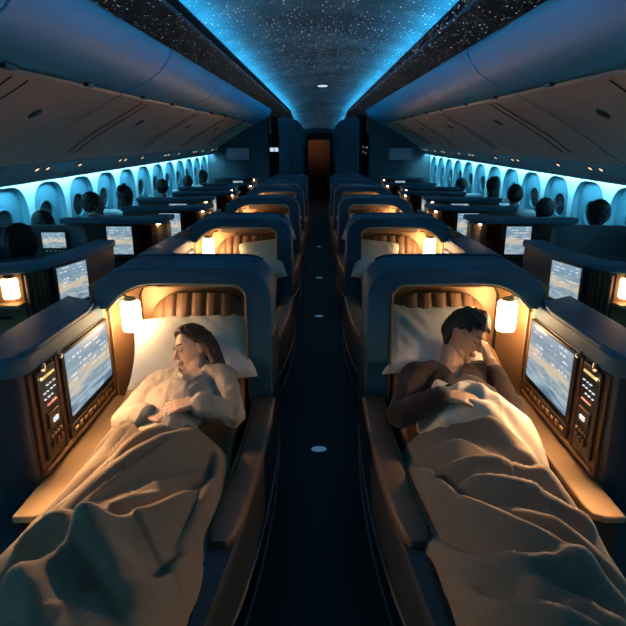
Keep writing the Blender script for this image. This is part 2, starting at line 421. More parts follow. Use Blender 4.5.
def make_bin(s, nose=False):
    r = empty('overhead_bin')
    L = 1.5 if nose else BINL - .014
    bm = bmesh.new(); bin_part(bm, UP, [(1.55, 2.03), (1.55, 2.33)], s, 0, L, nose); fin('bin_door', bm, M['bin'], r, bevel=.008)
    bm = bmesh.new(); bin_part(bm, UN, [(2.60, 1.62), (2.60, 2.32), (1.56, 2.32)], s, .004, L - .004, nose); u = fin('bin_underside', bm, M['bin_under'], r, bevel=.006)
    # bright rail along the crease
    bm = bmesh.new(); loft(bm, [[(s*a, y, z + SL*y) for a, z in ((1.488, 2.024), (1.505, 2.006), (1.52, 2.016), (1.505, 2.03))] for y in (.0, L*(.8 if nose else 1))]); fin('rail', bm, M['psu'], r)
    if not nose:
        for y in (.5, 1.45):
            bm = bmesh.new(); box(bm, s*1.46, s*1.50, y - .05, y + .05, 2.012 + SL*y, 2.036 + SL*y); fin('latch', bm, M['black'], r, bevel=.004)
        for y in (.62,):      # seam ribs and small vent on the underside
            for dy in (0, .16):
                bm = bmesh.new()
                pts = [(1.53, 1.992), (1.6, 1.952), (1.84, 1.826), (2.05, 1.711), (2.26, 1.572)]
                tube(bm, [(s*a, y + dy + .05*(a-1.53), z + SL*y - .0005) for a, z in pts], .0035, 6); fin('seam', bm, M['black'], u)
        bm = bmesh.new(); y = 1.35
        loft(bm, [[(s*(1.80 + .045*math.cos(2*PI*i/14)), y + .032*math.sin(2*PI*i/14), 1.85 - .5*.045*math.cos(2*PI*i/14) + SL*y + d) for i in range(14)] for d in (-.012, .006)])
        fin('vent', bm, M['black'], u)
    return r
ordn = ['nearest the viewer', 'second from the viewer', 'third from the viewer', 'fourth from the viewer', 'fifth from the viewer', 'sixth from the viewer', 'at the far end']
def psu(s):
    r = empty('service_panel')
    bm = bmesh.new()
    pr = [(2.425, 1.488), (2.60, 1.375), (2.625, 1.31), (2.637, 1.31), (2.64, 1.36), (2.735, 1.362), (2.735, 1.48), (2.44, 1.52)]
    loft(bm, [[(s*a, y, z + SL*y) for a, z in pr] for y in (0, BINL - .012)]); fin('panel', bm, M['psu'], r, bevel=.004)
    for y in (.55, .75, 1.45):
        a = 2.50; z = 1.440 + SL*y
        c = V((s*a, y, z)); nrm = V((-s*.54, 0, -.84)).normalized(); t1 = V((0, 1, 0)); t2 = nrm.cross(t1)
        bm = bmesh.new(); loft(bm, [[c + nrm*d + (t1*math.cos(2*PI*i/14) + t2*math.sin(2*PI*i/14))*q for i in range(14)] for q, d in ((.034, -.004), (.034, .006), (.024, .009))])
        f = fin('light_bezel', bm, M['black'], r)
        bm = bmesh.new(); loft(bm, [[c + nrm*d + (t1*math.cos(2*PI*i/12) + t2*math.sin(2*PI*i/12))*.02 for i in range(12)] for d in (.008, .012)])
        fin('light_lens', bm, M['spot'], f)
    return r
for s, side in ((-1, 'left'), (1, 'right')):
    proto = make_bin(s); last = make_bin(s, True); pp = psu(s)
    ys = [-1.9 + BINL*k for k in range(8)]
    for k, y in enumerate(ys):
        if y + BINL < .1: continue
        nose = (k == 7)
        o = last if nose else (proto if k == 1 else dup(proto))
        o.location = (0, y, SL*y)
        tag(o, 'overhead bin with blue lit door on the %s, %s' % (side, ordn[k-1]), 'overhead bin', 'overhead bins along the %s side' % side)
        p = pp if k == 1 else dup(pp)
        p.location = (0, y, SL*y)
        if nose: p.scale = (1, .66, 1)
        tag(p, 'grey reading light panel under the %s overhead bins, %s' % (side, ordn[k-1]), 'service panel', 'reading light panels on the %s' % side)

# ------------------------------------------------------------------ the inner suites either side of the aisle
def shell_outline():
    outer = [(.225, .10), (.225, 1.02)] + arc(.365, 1.04, .14, 180, 90, 7)[0:] 
    outer = [(.225, .10)] + arc(.365, 1.04, .14, 180, 90, 8) + [(.60, 1.182), (.82, 1.182), (.90, 1.178), (.965, 1.160), (1.015, 1.125), (1.047, 1.08), (1.065, 1.03), (1.075, .985)]
    inner = [(.345, .10)] + arc(.405, 1.045, .06, 180, 90, 8) + [(.60, 1.107), (.76, 1.105), (.83, 1.097), (.885, 1.075), (.93, 1.045), (.96, 1.015), (.985, .985), (.995, .985)]
    return outer, inner

def lamp_part(parent, c, h=.155, r=.046, rx=.046, name='reading_lamp', m='lamp'):
    bm = bmesh.new(); n = 20; c = V(c)
    prof = [(.55, -.5), (.92, -.47), (1, -.40), (1.0, .36), (.92, .44), (.6, .47)]
    loft(bm, [[c + V((rx*k*math.cos(2*PI*i/n), r*k*math.sin(2*PI*i/n), z*h)) for i in range(n)] for k, z in prof])
    sh = fin(name, bm, M[m], parent)
    bm = bmesh.new()
    loft(bm, [[c + V((rx*k*math.cos(2*PI*i/n), r*k*math.sin(2*PI*i/n), z*h)) for i in range(n)] for k, z in ((.62, .46), (.7, .5), (.62, .56), (.2, .60))])
    fin('lamp_cap', bm, M['gold'], sh)
    return sh

SPOT, SPOT2 = 17, 32  # energies of the added warm fill spots
def make_suite(s, full, scr):
    r = empty('seat_suite')
    X = lambda a: s*a
    # hood shell
    outer, inner = shell_outline()
    poly = [(X(a), 0, z) for a, z in outer] + [(X(a), 0, z) for a, z in reversed(inner)]
    bm = bmesh.new(); prism(bm, [(x, 2.42, z) for x, y, z in poly], (0, .33, 0)); hood = fin('hood', bm, M['shell'], r, bevel=.014, seg=3)
    bm = bmesh.new(); tube(bm, [(X(a - .004*(1 if i < 4 else 0)), 2.414, z - .002) for i, (a, z) in enumerate(inner)], .0045, 6); fin('rim_trim', bm, M['gold'], hood)
    bm = bmesh.new(); tube(bm, [(X(a), 2.735, z + .004) for a, z in outer[6:14]], .007, 6); fin('edge_trim', bm, M['shell'], hood)
    # dark lower cladding on the post
    boxo('post_cladding', X(.218), X(.30), 2.44, 2.765, .08, .86, M['shell_dark'], r, .02, seg=3)
    # back wall, lamp wall
    bm = bmesh.new(); prism(bm, [(X(.33), 2.715, .40), (X(.93), 2.715, .40), (X(.93), 2.715, 1.115), (X(.33), 2.715, 1.115)], (0, .04, 0)); bw = fin('back_panel', bm, M['bronze'], r, bevel=.004)
    boxo('top_band', X(.35), X(.83), 2.66, 2.715, 1.03, 1.098, M['pad'], bw, .01)
    bm = bmesh.new()
    pl = [(1.035, 2.42), (1.02, 2.50), (.985, 2.60), (.945, 2.68), (.905, 2.735), (.95, 2.75), (1.06, 2.75), (1.065, 2.42)]
    prism(bm, [(X(a), y, .44) for a, y in pl], (0, 0, .66)); lw = fin('lamp_wall', bm, M['bronze'], r, bevel=.004)
    bm = bmesh.new(); tube(bm, [(X(.925), 2.695, .55), (X(.925), 2.695, .98), (X(.90), 2.70, 1.03), (X(.86), 2.705, 1.035)], .005, 6); fin('wall_seam', bm, M['black'], lw)
    bm = bmesh.new(); tube(bm, [(X(1.010), 2.50, .5), (X(1.010), 2.50, 1.0)], .006, 6); fin('wall_moulding', bm, M['ledge'], lw)
    lp = lamp_part(lw, (X(.905), 2.495, .935))
    bm = bmesh.new(); tube(bm, [(X(.905), 2.495, 1.022), (X(.96), 2.52, 1.03), (X(1.02), 2.55, 1.02)], .008, 8); fin('lamp_bracket', bm, M['gold'], lw)
    # leather headrest with pleats and reclined back cushion
    bm = bmesh.new(); nu, nv = 40, 14
    rows = []
    for j in range(nv+1):
        v = j/nv; row = []
        for i in range(nu+1):
            u = i/nu; a = .36 + .50*u
            ez = 1 - abs(2*u-1)**4*.25
            z = .60 + (.405*ez)*v
            y = 2.60 - .05*math.sqrt(max(0, 1-(2*u-1)**2)) + .07*v*v + (.03*v**6)
            pleat = .018*math.exp(-((math.fmod(u*7 + .5, 1) - .5)/.12)**2)*min(1, v*2)*(1 if .12 < u < .9 else 0)
            row.append((X(a), y + pleat, z))
        rows.append(row)
    rows.append([(p[0], 2.71, p[2] - .004) for p in rows[-1]])
    rows.append([(p[0], 2.71, .60) for p in rows[0]])
    loft(bm, rows, cap=False, closed=False); fin('headrest', bm, M['leather'], r)
    bm = bmesh.new()
    pr = [(1.72, .40), (1.80, .445), (2.20, .575), (2.60, .715), (2.70, .72), (2.70, .30), (1.72, .30)]
    prism(bm, [(X(.36), y, z) for y, z in pr], (X(.55), 0, 0)); fin('back_cushion', bm, M['leather'], r, bevel=.02, seg=3)
    boxo('seat_cushion', X(.36), X(.91), .92, 1.74, .28, .42, M['leather'], r, .03, seg=3)
    boxo('bed_base', X(.34), X(1.0), .93, 2.70, .03, .29, M['shell_dark'], r, .01)
    # ledge beside the bed
    bm = bmesh.new()
    pts = [(.925, 1.62), (.935, 1.57), (.97, 1.55), (1.04, 1.55), (1.04, 2.50), (.925, 2.50)]
    prism(bm, [(X(a), y, .485) for a, y in pts], (0, 0, .027)); fin('side_ledge', bm, M['ledge'], r, bevel=.006)
    boxo('ledge_front', X(.93), X(1.035), 1.57, 2.50, .10, .486, M['wood'], r, .005)
    # aisle-side wall with pad
    bm = bmesh.new()
    path = [(.215, 2.60), (.205, 2.42), (.20, 2.2), (.203, 2.0), (.212, 1.8), (.228, 1.6), (.25, 1.42), (.285, 1.22), (.32, 1.05), (.345, .93)]
    rings = []
    for i, (a, y) in enumerate(path):
        top = .50 if y > 1.40 else .50 - .09*((1.40-y)/.5)
        rings.append([(X(a+.03), y, .03), (X(a+.004), y, .16), (X(a), y, .30), (X(a+.006), y, top-.03), (X(a+.02), y, top), (X(a+.11), y, top), (X(a+.115), y, top-.03), (X(a+.115), y, .03)])
    loft(bm, rings); sw = fin('side_wall', bm, M['shell_dark'], r)
    for zz, da in ((.30, -.003), (.16, .001)):
        bm = bmesh.new(); tube(bm, [(X(a + da), y, zz) for a, y in path], .005, 6); fin('trim_line', bm, M['psu'], sw)
    bm = bmesh.new(); rings = []
    n = 12
    ap = [(.262, 2.43, .55), (.262, 2.42, 1), (.262, 2.2, 1), (.266, 2.0, 1), (.276, 1.8, 1), (.291, 1.62, 1), (.303, 1.50, 1), (.309, 1.445, .85), (.313, 1.415, .45)]
    for a, y, k in ap:
        rings.append([(X(a + .052*k*math.copysign(abs(math.cos(2*PI*i/n))**.6, math.cos(2*PI*i/n))), y, .512 + .034*k*math.copysign(abs(math.sin(2*PI*i/n))**.6, math.sin(2*PI*i/n))) for i in range(n)])
    loft(bm, rings); ar = fin('armrest_pad', bm, M['pad'], r)
    bm = bmesh.new(); tube(bm, [(X(a + .054), y, .53) for a, y, k in ap[1:-1]], .005, 6); fin('piping', bm, M['leather'], ar)
    # console with screen
    bm = bmesh.new()
    pl = [(1.035, 1.78), (1.05, 1.745), (1.09, 1.73), (1.24, 1.73), (1.24, 2.60), (1.035, 2.60)]
    prism(bm, [(X(a), y, .0) for a, y in pl], (0, 0, .955)); cs = fin('console', bm, M['shell_dark'], r, bevel=.008)
    bm = bmesh.new()
    pl = [(1.022, 1.80), (1.03, 1.76), (1.055, 1.735), (1.09, 1.72), (1.25, 1.715), (1.25, 2.60), (1.022, 2.46)]
    prism(bm, [(X(a), y, .935) for a, y in pl], (0, 0, .075)); ct = fin('console_top', bm, M['shell'], r, bevel=.012, seg=3)
    bm = bmesh.new(); tube(bm, [(X(1.055), 2.42, 1.03), (X(1.042), 2.36, 1.016), (X(1.032), 2.28, 1.012), (X(1.032), 1.86, 1.012), (X(1.045), 1.81, 1.010), (X(1.07), 1.775, 1.006)], [.012, .012, .012, .012, .009, .004], 8); fin('top_lip', bm, M['shell'], ct)
    fr = boxo('screen_surround', X(1.026), X(1.05), 1.765, 2.50, .515, .937, M['bronze_dark'], r, .006)
    boxo('surround_rail', X(1.016), X(1.03), 1.78, 2.49, .535, .548, M['bronze'], fr, .003)
    boxo('surround_divider', X(1.018), X(1.03), 1.945, 1.96, .55, .935, M['wood'], fr, .003)
    sf = boxo('screen_frame', X(1.012), X(1.03), 1.985, 2.465, .622, .932, M['black'], r, .006)
    y0, y1 = 2.005, 2.445
    A, B = ((y0, y1) if s < 0 else (y1, y0))
    quad_uv('display', (X(1.0105), A, .650), (X(1.0105), B, .650), (X(1.0105), B, .922), (X(1.0105), A, .922), M['screens'][scr], sf)
    if full:
        st = boxo('button_strip', X(1.014), X(1.03), 1.985, 2.465, .558, .612, M['wood'], r, .004)
        for i in range(9):
            y = 2.03 + i*.047; q = .012 if i % 3 else .017
            boxo('button', X(1.010), X(1.016), y - q, y + q, .578 - .004*(i % 2), .592 + .006*(i % 2), M['gold'], st, .003)
        for cy_, aimp, en, cone in ((1.972, (.62, 1.93, .58), SPOT, 135), (1.84, (.70, 1.30, .50), SPOT2, 100)):  # two added fill spots that throw warm light along the bed
            c = V((X(1.012), cy_, .934)); aim = (V((X(aimp[0]), aimp[1], aimp[2])) - c).normalized(); q = aim.to_track_quat('Z', 'Y').to_matrix()
            bm = bmesh.new(); loft(bm, [[c + q @ V((.010*k*math.cos(2*PI*i/16), .010*k*math.sin(2*PI*i/16), z)) for i in range(16)] for k, z in ((.9, -.018), (1, .004), (.8, .010))]); sl = fin('warm_spot', bm, M['gold'], fr)
            bm = bmesh.new(); loft(bm, [[c + q @ V((.006*math.cos(2*PI*i/16), .006*math.sin(2*PI*i/16), z)) for i in range(16)] for z in (.009, .012)]); fin('fill_spot_lens', bm, M['spot'], sl)
            ld = bpy.data.lights.new('fill_beam', 'SPOT'); ld.energy = en; ld.color = (1, .58, .27); ld.spot_size = math.radians(cone); ld.spot_blend = 1; ld.shadow_soft_size = .015
            lo = bpy.data.objects.new('fill_beam', ld); COL.objects.link(lo); lo.parent = fr; lo.location = c + aim*.03
            lo.rotation_euler = aim.to_track_quat('-Z', 'Y').to_euler()
        cp = boxo('control_panel', X(1.013), X(1.03), 1.79, 1.93, .575, .93, M['black'], r, .005)
        boxo('light_bar', X(1.008), X(1.014), 1.81, 1.912, .893, .902, M['amber_e'], cp, .002)
        for i, z in enumerate((.862, .838, .815)):
            for j in range(4):
                y = 1.822 + j*.026
                if (i, j) in ((0, 0), (2, 3)): continue
                boxo('lit_key', X(1.008), X(1.014), y - .006, y + .005 + .004*((i+j) % 2), z - .0018, z + .0018, M['white_e'], cp, .001)
        boxo('red_bar', X(1.008), X(1.014), 1.83, 1.90, .784, .790, M['red_e'], cp, .002)
        rd = boxo('card_reader', X(1.004), X(1.014), 1.818, 1.902, .695, .755, M['bronze_dark'], cp, .004)
        boxo('reader_display', X(1.000), X(1.005), 1.840, 1.878, .712, .730, M['white_e'], rd, .002)
        for i in range(3):
            boxo('knob', X(1.002), X(1.014), 1.825 + i*.03, 1.845 + i*.03, .61, .64, M['bronze_dark'], cp, .006)
        for i in range(4):
            boxo('jack', X(1.005), X(1.014), 1.82 + i*.024, 1.832 + i*.024, .655, .667, M['gold'], cp, .003)
    # origin at the foot of the suite
    reroot(r, (X(.65), 1.75, 0))
    return r

PS = 1.9
rowname = ['nearest the viewer', 'second from the viewer', 'third from the viewer', 'fourth from the viewer', 'fifth from the viewer', 'farthest from the viewer']
who = {-1: ['holding the sleeping woman', 'empty with an upright pillow'], 1: ['holding the dozing man', 'empty with an upright pillow']}
for s, side in ((-1, 'left'), (1, 'right')):
    make0 = make_suite(s, True, 0 if s < 0 else 1)
    tag(make0, 'navy and bronze seat suite %s of the aisle %s' % (side, who[s][0]), 'seat suite', 'seat suites %s of the aisle' % side)
    p = make_suite(s, False, 2)
    base = p.location.copy()
    for k in range(1, 6):
        o = p if k == 1 else dup(p)
        o.location = base + V((0, PS*k, 0))
        tag(o, 'empty navy and bronze seat suite %s of the aisle, %s' % (side, rowname[k]), 'seat suite', 'seat suites %s of the aisle' % side)

# ------------------------------------------------------------------ pillows
def pillow_mesh(w, h, t, seed, nu=44, nv=32):
    bm = bmesh.new(); grids = []
    for side in (1, -1):
        g = []
        for j in range(nv+1):
            row = []
            for i in range(nu+1):
                u = 2*i/nu - 1; v = 2*j/nv - 1
                pin = 1 - .07*(1-v*v)*u*u; pin2 = 1 - .07*(1-u*u)*v*v
                x = u*w/2*pin; y = v*h/2*pin2
                e = max(0, (1-u**4)*(1-v**4))**.5
                z = side*t/2*e
                q = noise.noise(V((x*5 + seed, y*5, side*3.1)))*.010 + .006*math.sin((x*1.2 + y + .02*noise.noise(V((x*9, y*9, seed))))*60)*noise.noise(V((x*3, y*3, seed + 5)))
                c = .012*noise.noise(V((u*9 if abs(u) > abs(v) else v*9, seed, side)))*(max(abs(u), abs(v))**3)
                row.append((x, y, z + (q + c)*e))
            g.append(row)
        grids.append(g)
    vs = [[[bm.verts.new(p) for p in row] for row in g] for g in grids]
    for g in vs:
        for j in range(nv):
            for i in range(nu): bm.faces.new((g[j][i], g[j][i+1], g[j+1][i+1], g[j+1][i]))
    bmesh.ops.remove_doubles(bm, verts=bm.verts[:], dist=.0008)
    return bm
def frame_matrix(c, xdir, normal):
    n = V(normal).normalized(); x = V(xdir); x = (x - n*x.dot(n)).normalized(); y = n.cross(x)
    return Matrix(((x.x, y.x, n.x, c[0]), (x.y, y.y, n.y, c[1]), (x.z, y.z, n.z, c[2]), (0, 0, 0, 1)))
def pillow(name, c, xdir, normal, w, h, t, seed, m):
    o = fin(name, pillow_mesh(w, h, t, seed), m, subsurf=0)
    for p in o.data.polygons: p.use_smooth = True
    o.matrix_world = frame_matrix(c, xdir, normal); return o
tag(pillow('pillow', (-.62, 2.50, .765), (1, .06, .22), (.05, -.50, .80), .60, .42, .15, 1, M['linen']), 'large white pillow behind the sleeping woman', 'pillow')
tag(pillow('pillow', (.56, 2.545, .80), (1, .05, -.10), (-.04, -.68, .74), .50, .40, .13, 4, M['linen']), 'white pillow behind the dark haired man', 'pillow')
pm = {}
for s, side in ((-1, 'left'), (1, 'right')):
    for k in range(1, 6):
        c = (s*.47, 2.49 + PS*k, .83)
        if s not in pm:
            o = pm[s] = pillow('pillow', c, (1, 0, -.32*s), (0, -.55, .80), .36, .44, .13, 9 + s, M['linen_cream'])
        else:
            o = pm[s].copy(); COL.objects.link(o); o.location = c
        tag(o, 'cream pillow in the empty suite %s of the aisle, %s' % (side, rowname[k]), 'pillow', 'pillows in the empty suites')

# ------------------------------------------------------------------ people
def ico(bm, c, r, sub=2, rot=None):
    q = bmesh.ops.create_icosphere(bm, subdivisions=sub, radius=1)
    R = rot or Matrix.Identity(3)
    for v in q['verts']: v.co = V(c) + R @ V((v.co.x*r[0], v.co.y*r[1], v.co.z*r[2]))
    return q['verts']
def cap(bm, p0, p1, r0, r1, seg=14):
    p0, p1 = V(p0), V(p1); d = p1 - p0; L = d.length
    if L < 1e-5: return
    q = d.to_track_quat('Z', 'Y').to_matrix(); rings = []
    for i in range(1, 6):
        t = -PI/2 + PI/2*i/5
        rings.append([p0 + q @ V((r0*math.cos(t)*math.cos(2*PI*k/seg), r0*math.cos(t)*math.sin(2*PI*k/seg), r0*math.sin(t))) for k in range(seg)])
    for i in range(0, 5):
        t = PI/2*i/5
        rings.append([p1 + q @ V((r1*math.cos(t)*math.cos(2*PI*k/seg), r1*math.cos(t)*math.sin(2*PI*k/seg), r1*math.sin(t))) for k in range(seg)])
    loft(bm, rings)
def chain(bm, pts, rs):
    for i in range(len(pts)-1): cap(bm, pts[i], pts[i+1], rs[i], rs[i+1])
def union(bm, voxel, smooth=2, fac=.5):
    bmesh.ops.recalc_face_normals(bm, faces=bm.faces[:])
    me = bpy.data.meshes.new('u'); bm.to_mesh(me); bm.free()
    o = bpy.data.objects.new('u', me); COL.objects.link(o)
    r = o.modifiers.new('r', 'REMESH'); r.mode = 'VOXEL'; r.voxel_size = voxel
    if smooth:
        q = o.modifiers.new('s', 'SMOOTH'); q.factor = fac; q.iterations = smooth
    dg = bpy.context.evaluated_depsgraph_get(); dg.update()
    out = bpy.data.meshes.new_from_object(o.evaluated_get(dg))
    bpy.data.objects.remove(o); bpy.data.meshes.remove(me)
    return out
def head_frame(c, face, up):
    f = V(face).normalized(); u = V(up); u = (u - f*u.dot(f)).normalized(); x = f.cross(u)
    return Matrix(((x.x, f.x, u.x, c[0]), (x.y, f.y, u.y, c[1]), (x.z, f.z, u.z, c[2]), (0, 0, 0, 1)))
def head_geo(bm, MX, male):
    """head in its own frame: x = its right, y = facing, z = crown; pieces overlap and are fused afterwards"""
    q = bmesh.ops.create_icosphere(bm, subdivisions=4, radius=1)
    for v in q['verts']:
        x, y, z = v.co
        k = 1.
        if z < 0: k = 1 - (.34 if not male else .24)*(-z)**1.3
        yy = y*.094; zz = z*.112
        if z < -.1 and y < 0: yy *= 1 - .55*min(1, (-z-.1)/.8)
        if y > .3:
            fl = (y-.3)/.7; yy -= .010*fl*fl*(1 if z > -.6 else .4)
        xx = x*.074*k
        # eye sockets
        for sx in (-1, 1):
            d = ((xx - sx*.031)/.020)**2 + ((zz - .004)/.015)**2
            if y > 0: yy -= .010*math.exp(-d)
        # brow
        if y > 0: yy += .005*math.exp(-((zz - .028)/.010)**2)*math.exp(-(xx/.05)**2)
        # cheeks
        if y > 0: yy += .004*math.exp(-((zz + .028)/.022)**2)*(math.exp(-((xx-.036)/.02)**2) + math.exp(-((xx+.036)/.02)**2))
        v.co = MX @ V((xx, yy, zz))
    R = MX.to_3x3(); P = lambda *p: MX @ V(p)
    chain(bm, [P(0, .078, .016), P(0, .092, -.012), P(0, .101, -.030)], [.008, .0095, .0115])       # nose
    for sx in (-1, 1):
        ico(bm, P(sx*.010, .090, -.032), (.007, .008, .006), 2, R)
        ico(bm, P(sx*.031, .071, .003), (.0145, .011, .0105), 2, R)                                     # closed lids
        ico(bm, P(sx*.075, -.010, -.006), (.010, .019, .033), 2, R)                                     # ears
        ico(bm, P(sx*.080, -.018, .006), (.007, .016, .022), 2, R)
    ico(bm, P(0, .082, -.057), (.021, .009, .0055), 2, R); ico(bm, P(0, .081, -.066), (.018, .0095, .0062), 2, R)  # lips
    ico(bm, P(0, .068, -.094), (.024 if male else .018, .019, .018), 2, R)                                # chin
    if male:
        for sx in (-1, 1): chain(bm, [P(sx*.052, .004, -.045), P(sx*.036, .044, -.082)], [.012, .013])
def scalp(bm, MX, mask, thick, r):
    n = 900
    for i in range(n):
        z = 1 - 2*(i + .5)/n; ph = i*2.399963; q = math.sqrt(1-z*z); x, y = q*math.cos(ph), q*math.sin(ph)
        k = 1 - (.28*(-z)**1.3 if z < 0 else 0)
        yy = y*.094
        if z < -.1 and y < 0: yy *= 1 - .55*min(1, (-z-.1)/.8)
        p = V((x*.074*k, yy, z*.112))
        if not mask(*p): continue
        t = thick(*p); d = V((x/.074, y/.094, z/.112)).normalized()
        c = p + d*(t - r*.45)
        ico(bm, MX @ c, (r, r, r), 1)
def face_marks(root_obj, MX, male, mats):
    R = MX.to_3x3(); P = lambda *p: MX @ V(p)
    for sx in (-1, 1):
        bm = bmesh.new(); tube(bm, [P(sx*(.031 + .0165*t), .0815 - .008*t*t - .003*abs(t) , -.003 - .004*(1-t*t)) for t in (-1, -.5, 0, .5, 1)], [.001, .0022, .0026, .0022, .0012], 6); fin('eyelashes', bm, M['lash'], root_obj)
        bm = bmesh.new(); tube(bm, [P(sx*(.012 + .040*t), .091 - .021*t*t, .024 + .008*t - .010*t*t) for t in (0, .25, .5, .75, 1)], [.0025, .0042 if male else .003, .004 if male else .003, .003, .001], 6); fin('eyebrow', bm, mats, root_obj)
    bm = bmesh.new()
    for z, r in ((-.0575, .0040 if male else .0030), (-.0655, .0046 if male else .0036)):
        tube(bm, [P(.021*t, .0895 - .010*t*t + (.0008 if z < -.06 else 0), z + (.002*abs(t) if z > -.06 else .004*t*t)) for t in (-1, -.6, -.2, .2, .6, 1)], [.001, r*.8, r, r, r*.8, .001], 8)
    fin('lips', bm, M['lip_m' if male else 'lip'], root_obj)
def hand_geo(bm, wrist, direction, palm_n, s, curl, spread=.35, scale=1., thumb_side=1):
    """palm, four fingers, thumb. direction = wrist to knuckles, palm_n = out of the back of the hand"""
    d = V(direction).normalized(); n = V(palm_n); n = (n - d*n.dot(d)).normalized(); x = d.cross(n)*thumb_side
    w = V(wrist); q = scale
    pk = []
    for i, off in enumerate((.030, .010, -.010, -.029)):
        k = w + d*(.088 - .004*abs(i-1.2))*q + x*off*q + n*.002
        pk.append(k); cap(bm, w + x*off*.55*q + d*.012*q, k, .0150*q, .0110*q, 10)
    lens = ((.040, .024, .019), (.045, .028, .021), (.041, .026, .020), (.032, .019, .017))
    for i, k in enumerate(pk):
        ang = 0; p = k; dd = (d + x*(.10 - .07*i)*spread).normalized()
        for j, L in enumerate(lens[i]):
            ang += curl[min(j, len(curl)-1)] + .04*i
            v = dd*math.cos(ang) - n*math.sin(ang)
            e = p + v*L*q
            cap(bm, p, e, (.0092 - .0010*j)*q, (.0084 - .0010*j)*q, 10); p = e
    t0 = w + d*.022*q + x*.024*q; t1 = t0 + (d*.55 + x*.75 - n*.25).normalized()*.042*q
    t2 = t1 + (d*.85 + x*.40 - n*.35).normalized()*.031*q; t3 = t2 + (d*.95 + x*.05 - n*.35).normalized()*.025*q
    chain(bm, [t0, t1, t2, t3], [.0145*q, .0108*q, .0095*q, .0080*q])
def wrinkle(me, amp, freq, seed, ax=(1, 1, 1)):
    me.update()
    ns = [v.normal.copy() for v in me.vertices]
    for v, nn in zip(me.vertices, ns):
        p = V((v.co.x*ax[0], v.co.y*ax[1], v.co.z*ax[2]))*freq
        a = noise.noise(p + V((seed, 0, 0))); b = noise.noise(p*2.1 + V((0, seed, 0)))
        ridge = (1 - abs(a)*2.2); ridge = max(-.4, ridge)
        v.co += nn*amp*(ridge*.8 + b*.35)
def mobj(name, me, m, parent):
    me.materials.clear(); me.materials.append(m)
    for p in me.polygons: p.use_smooth = True
    o = bpy.data.objects.new(name, me); COL.objects.link(o); o.parent = parent
    return o
def cut_faces(me, test):
    bm = bmesh.new(); bm.from_mesh(me)
    d = [f for f in bm.faces if test(f.calc_center_median())]
    bmesh.ops.delete(bm, geom=d, context='FACES'); bm.to_mesh(me); bm.free()

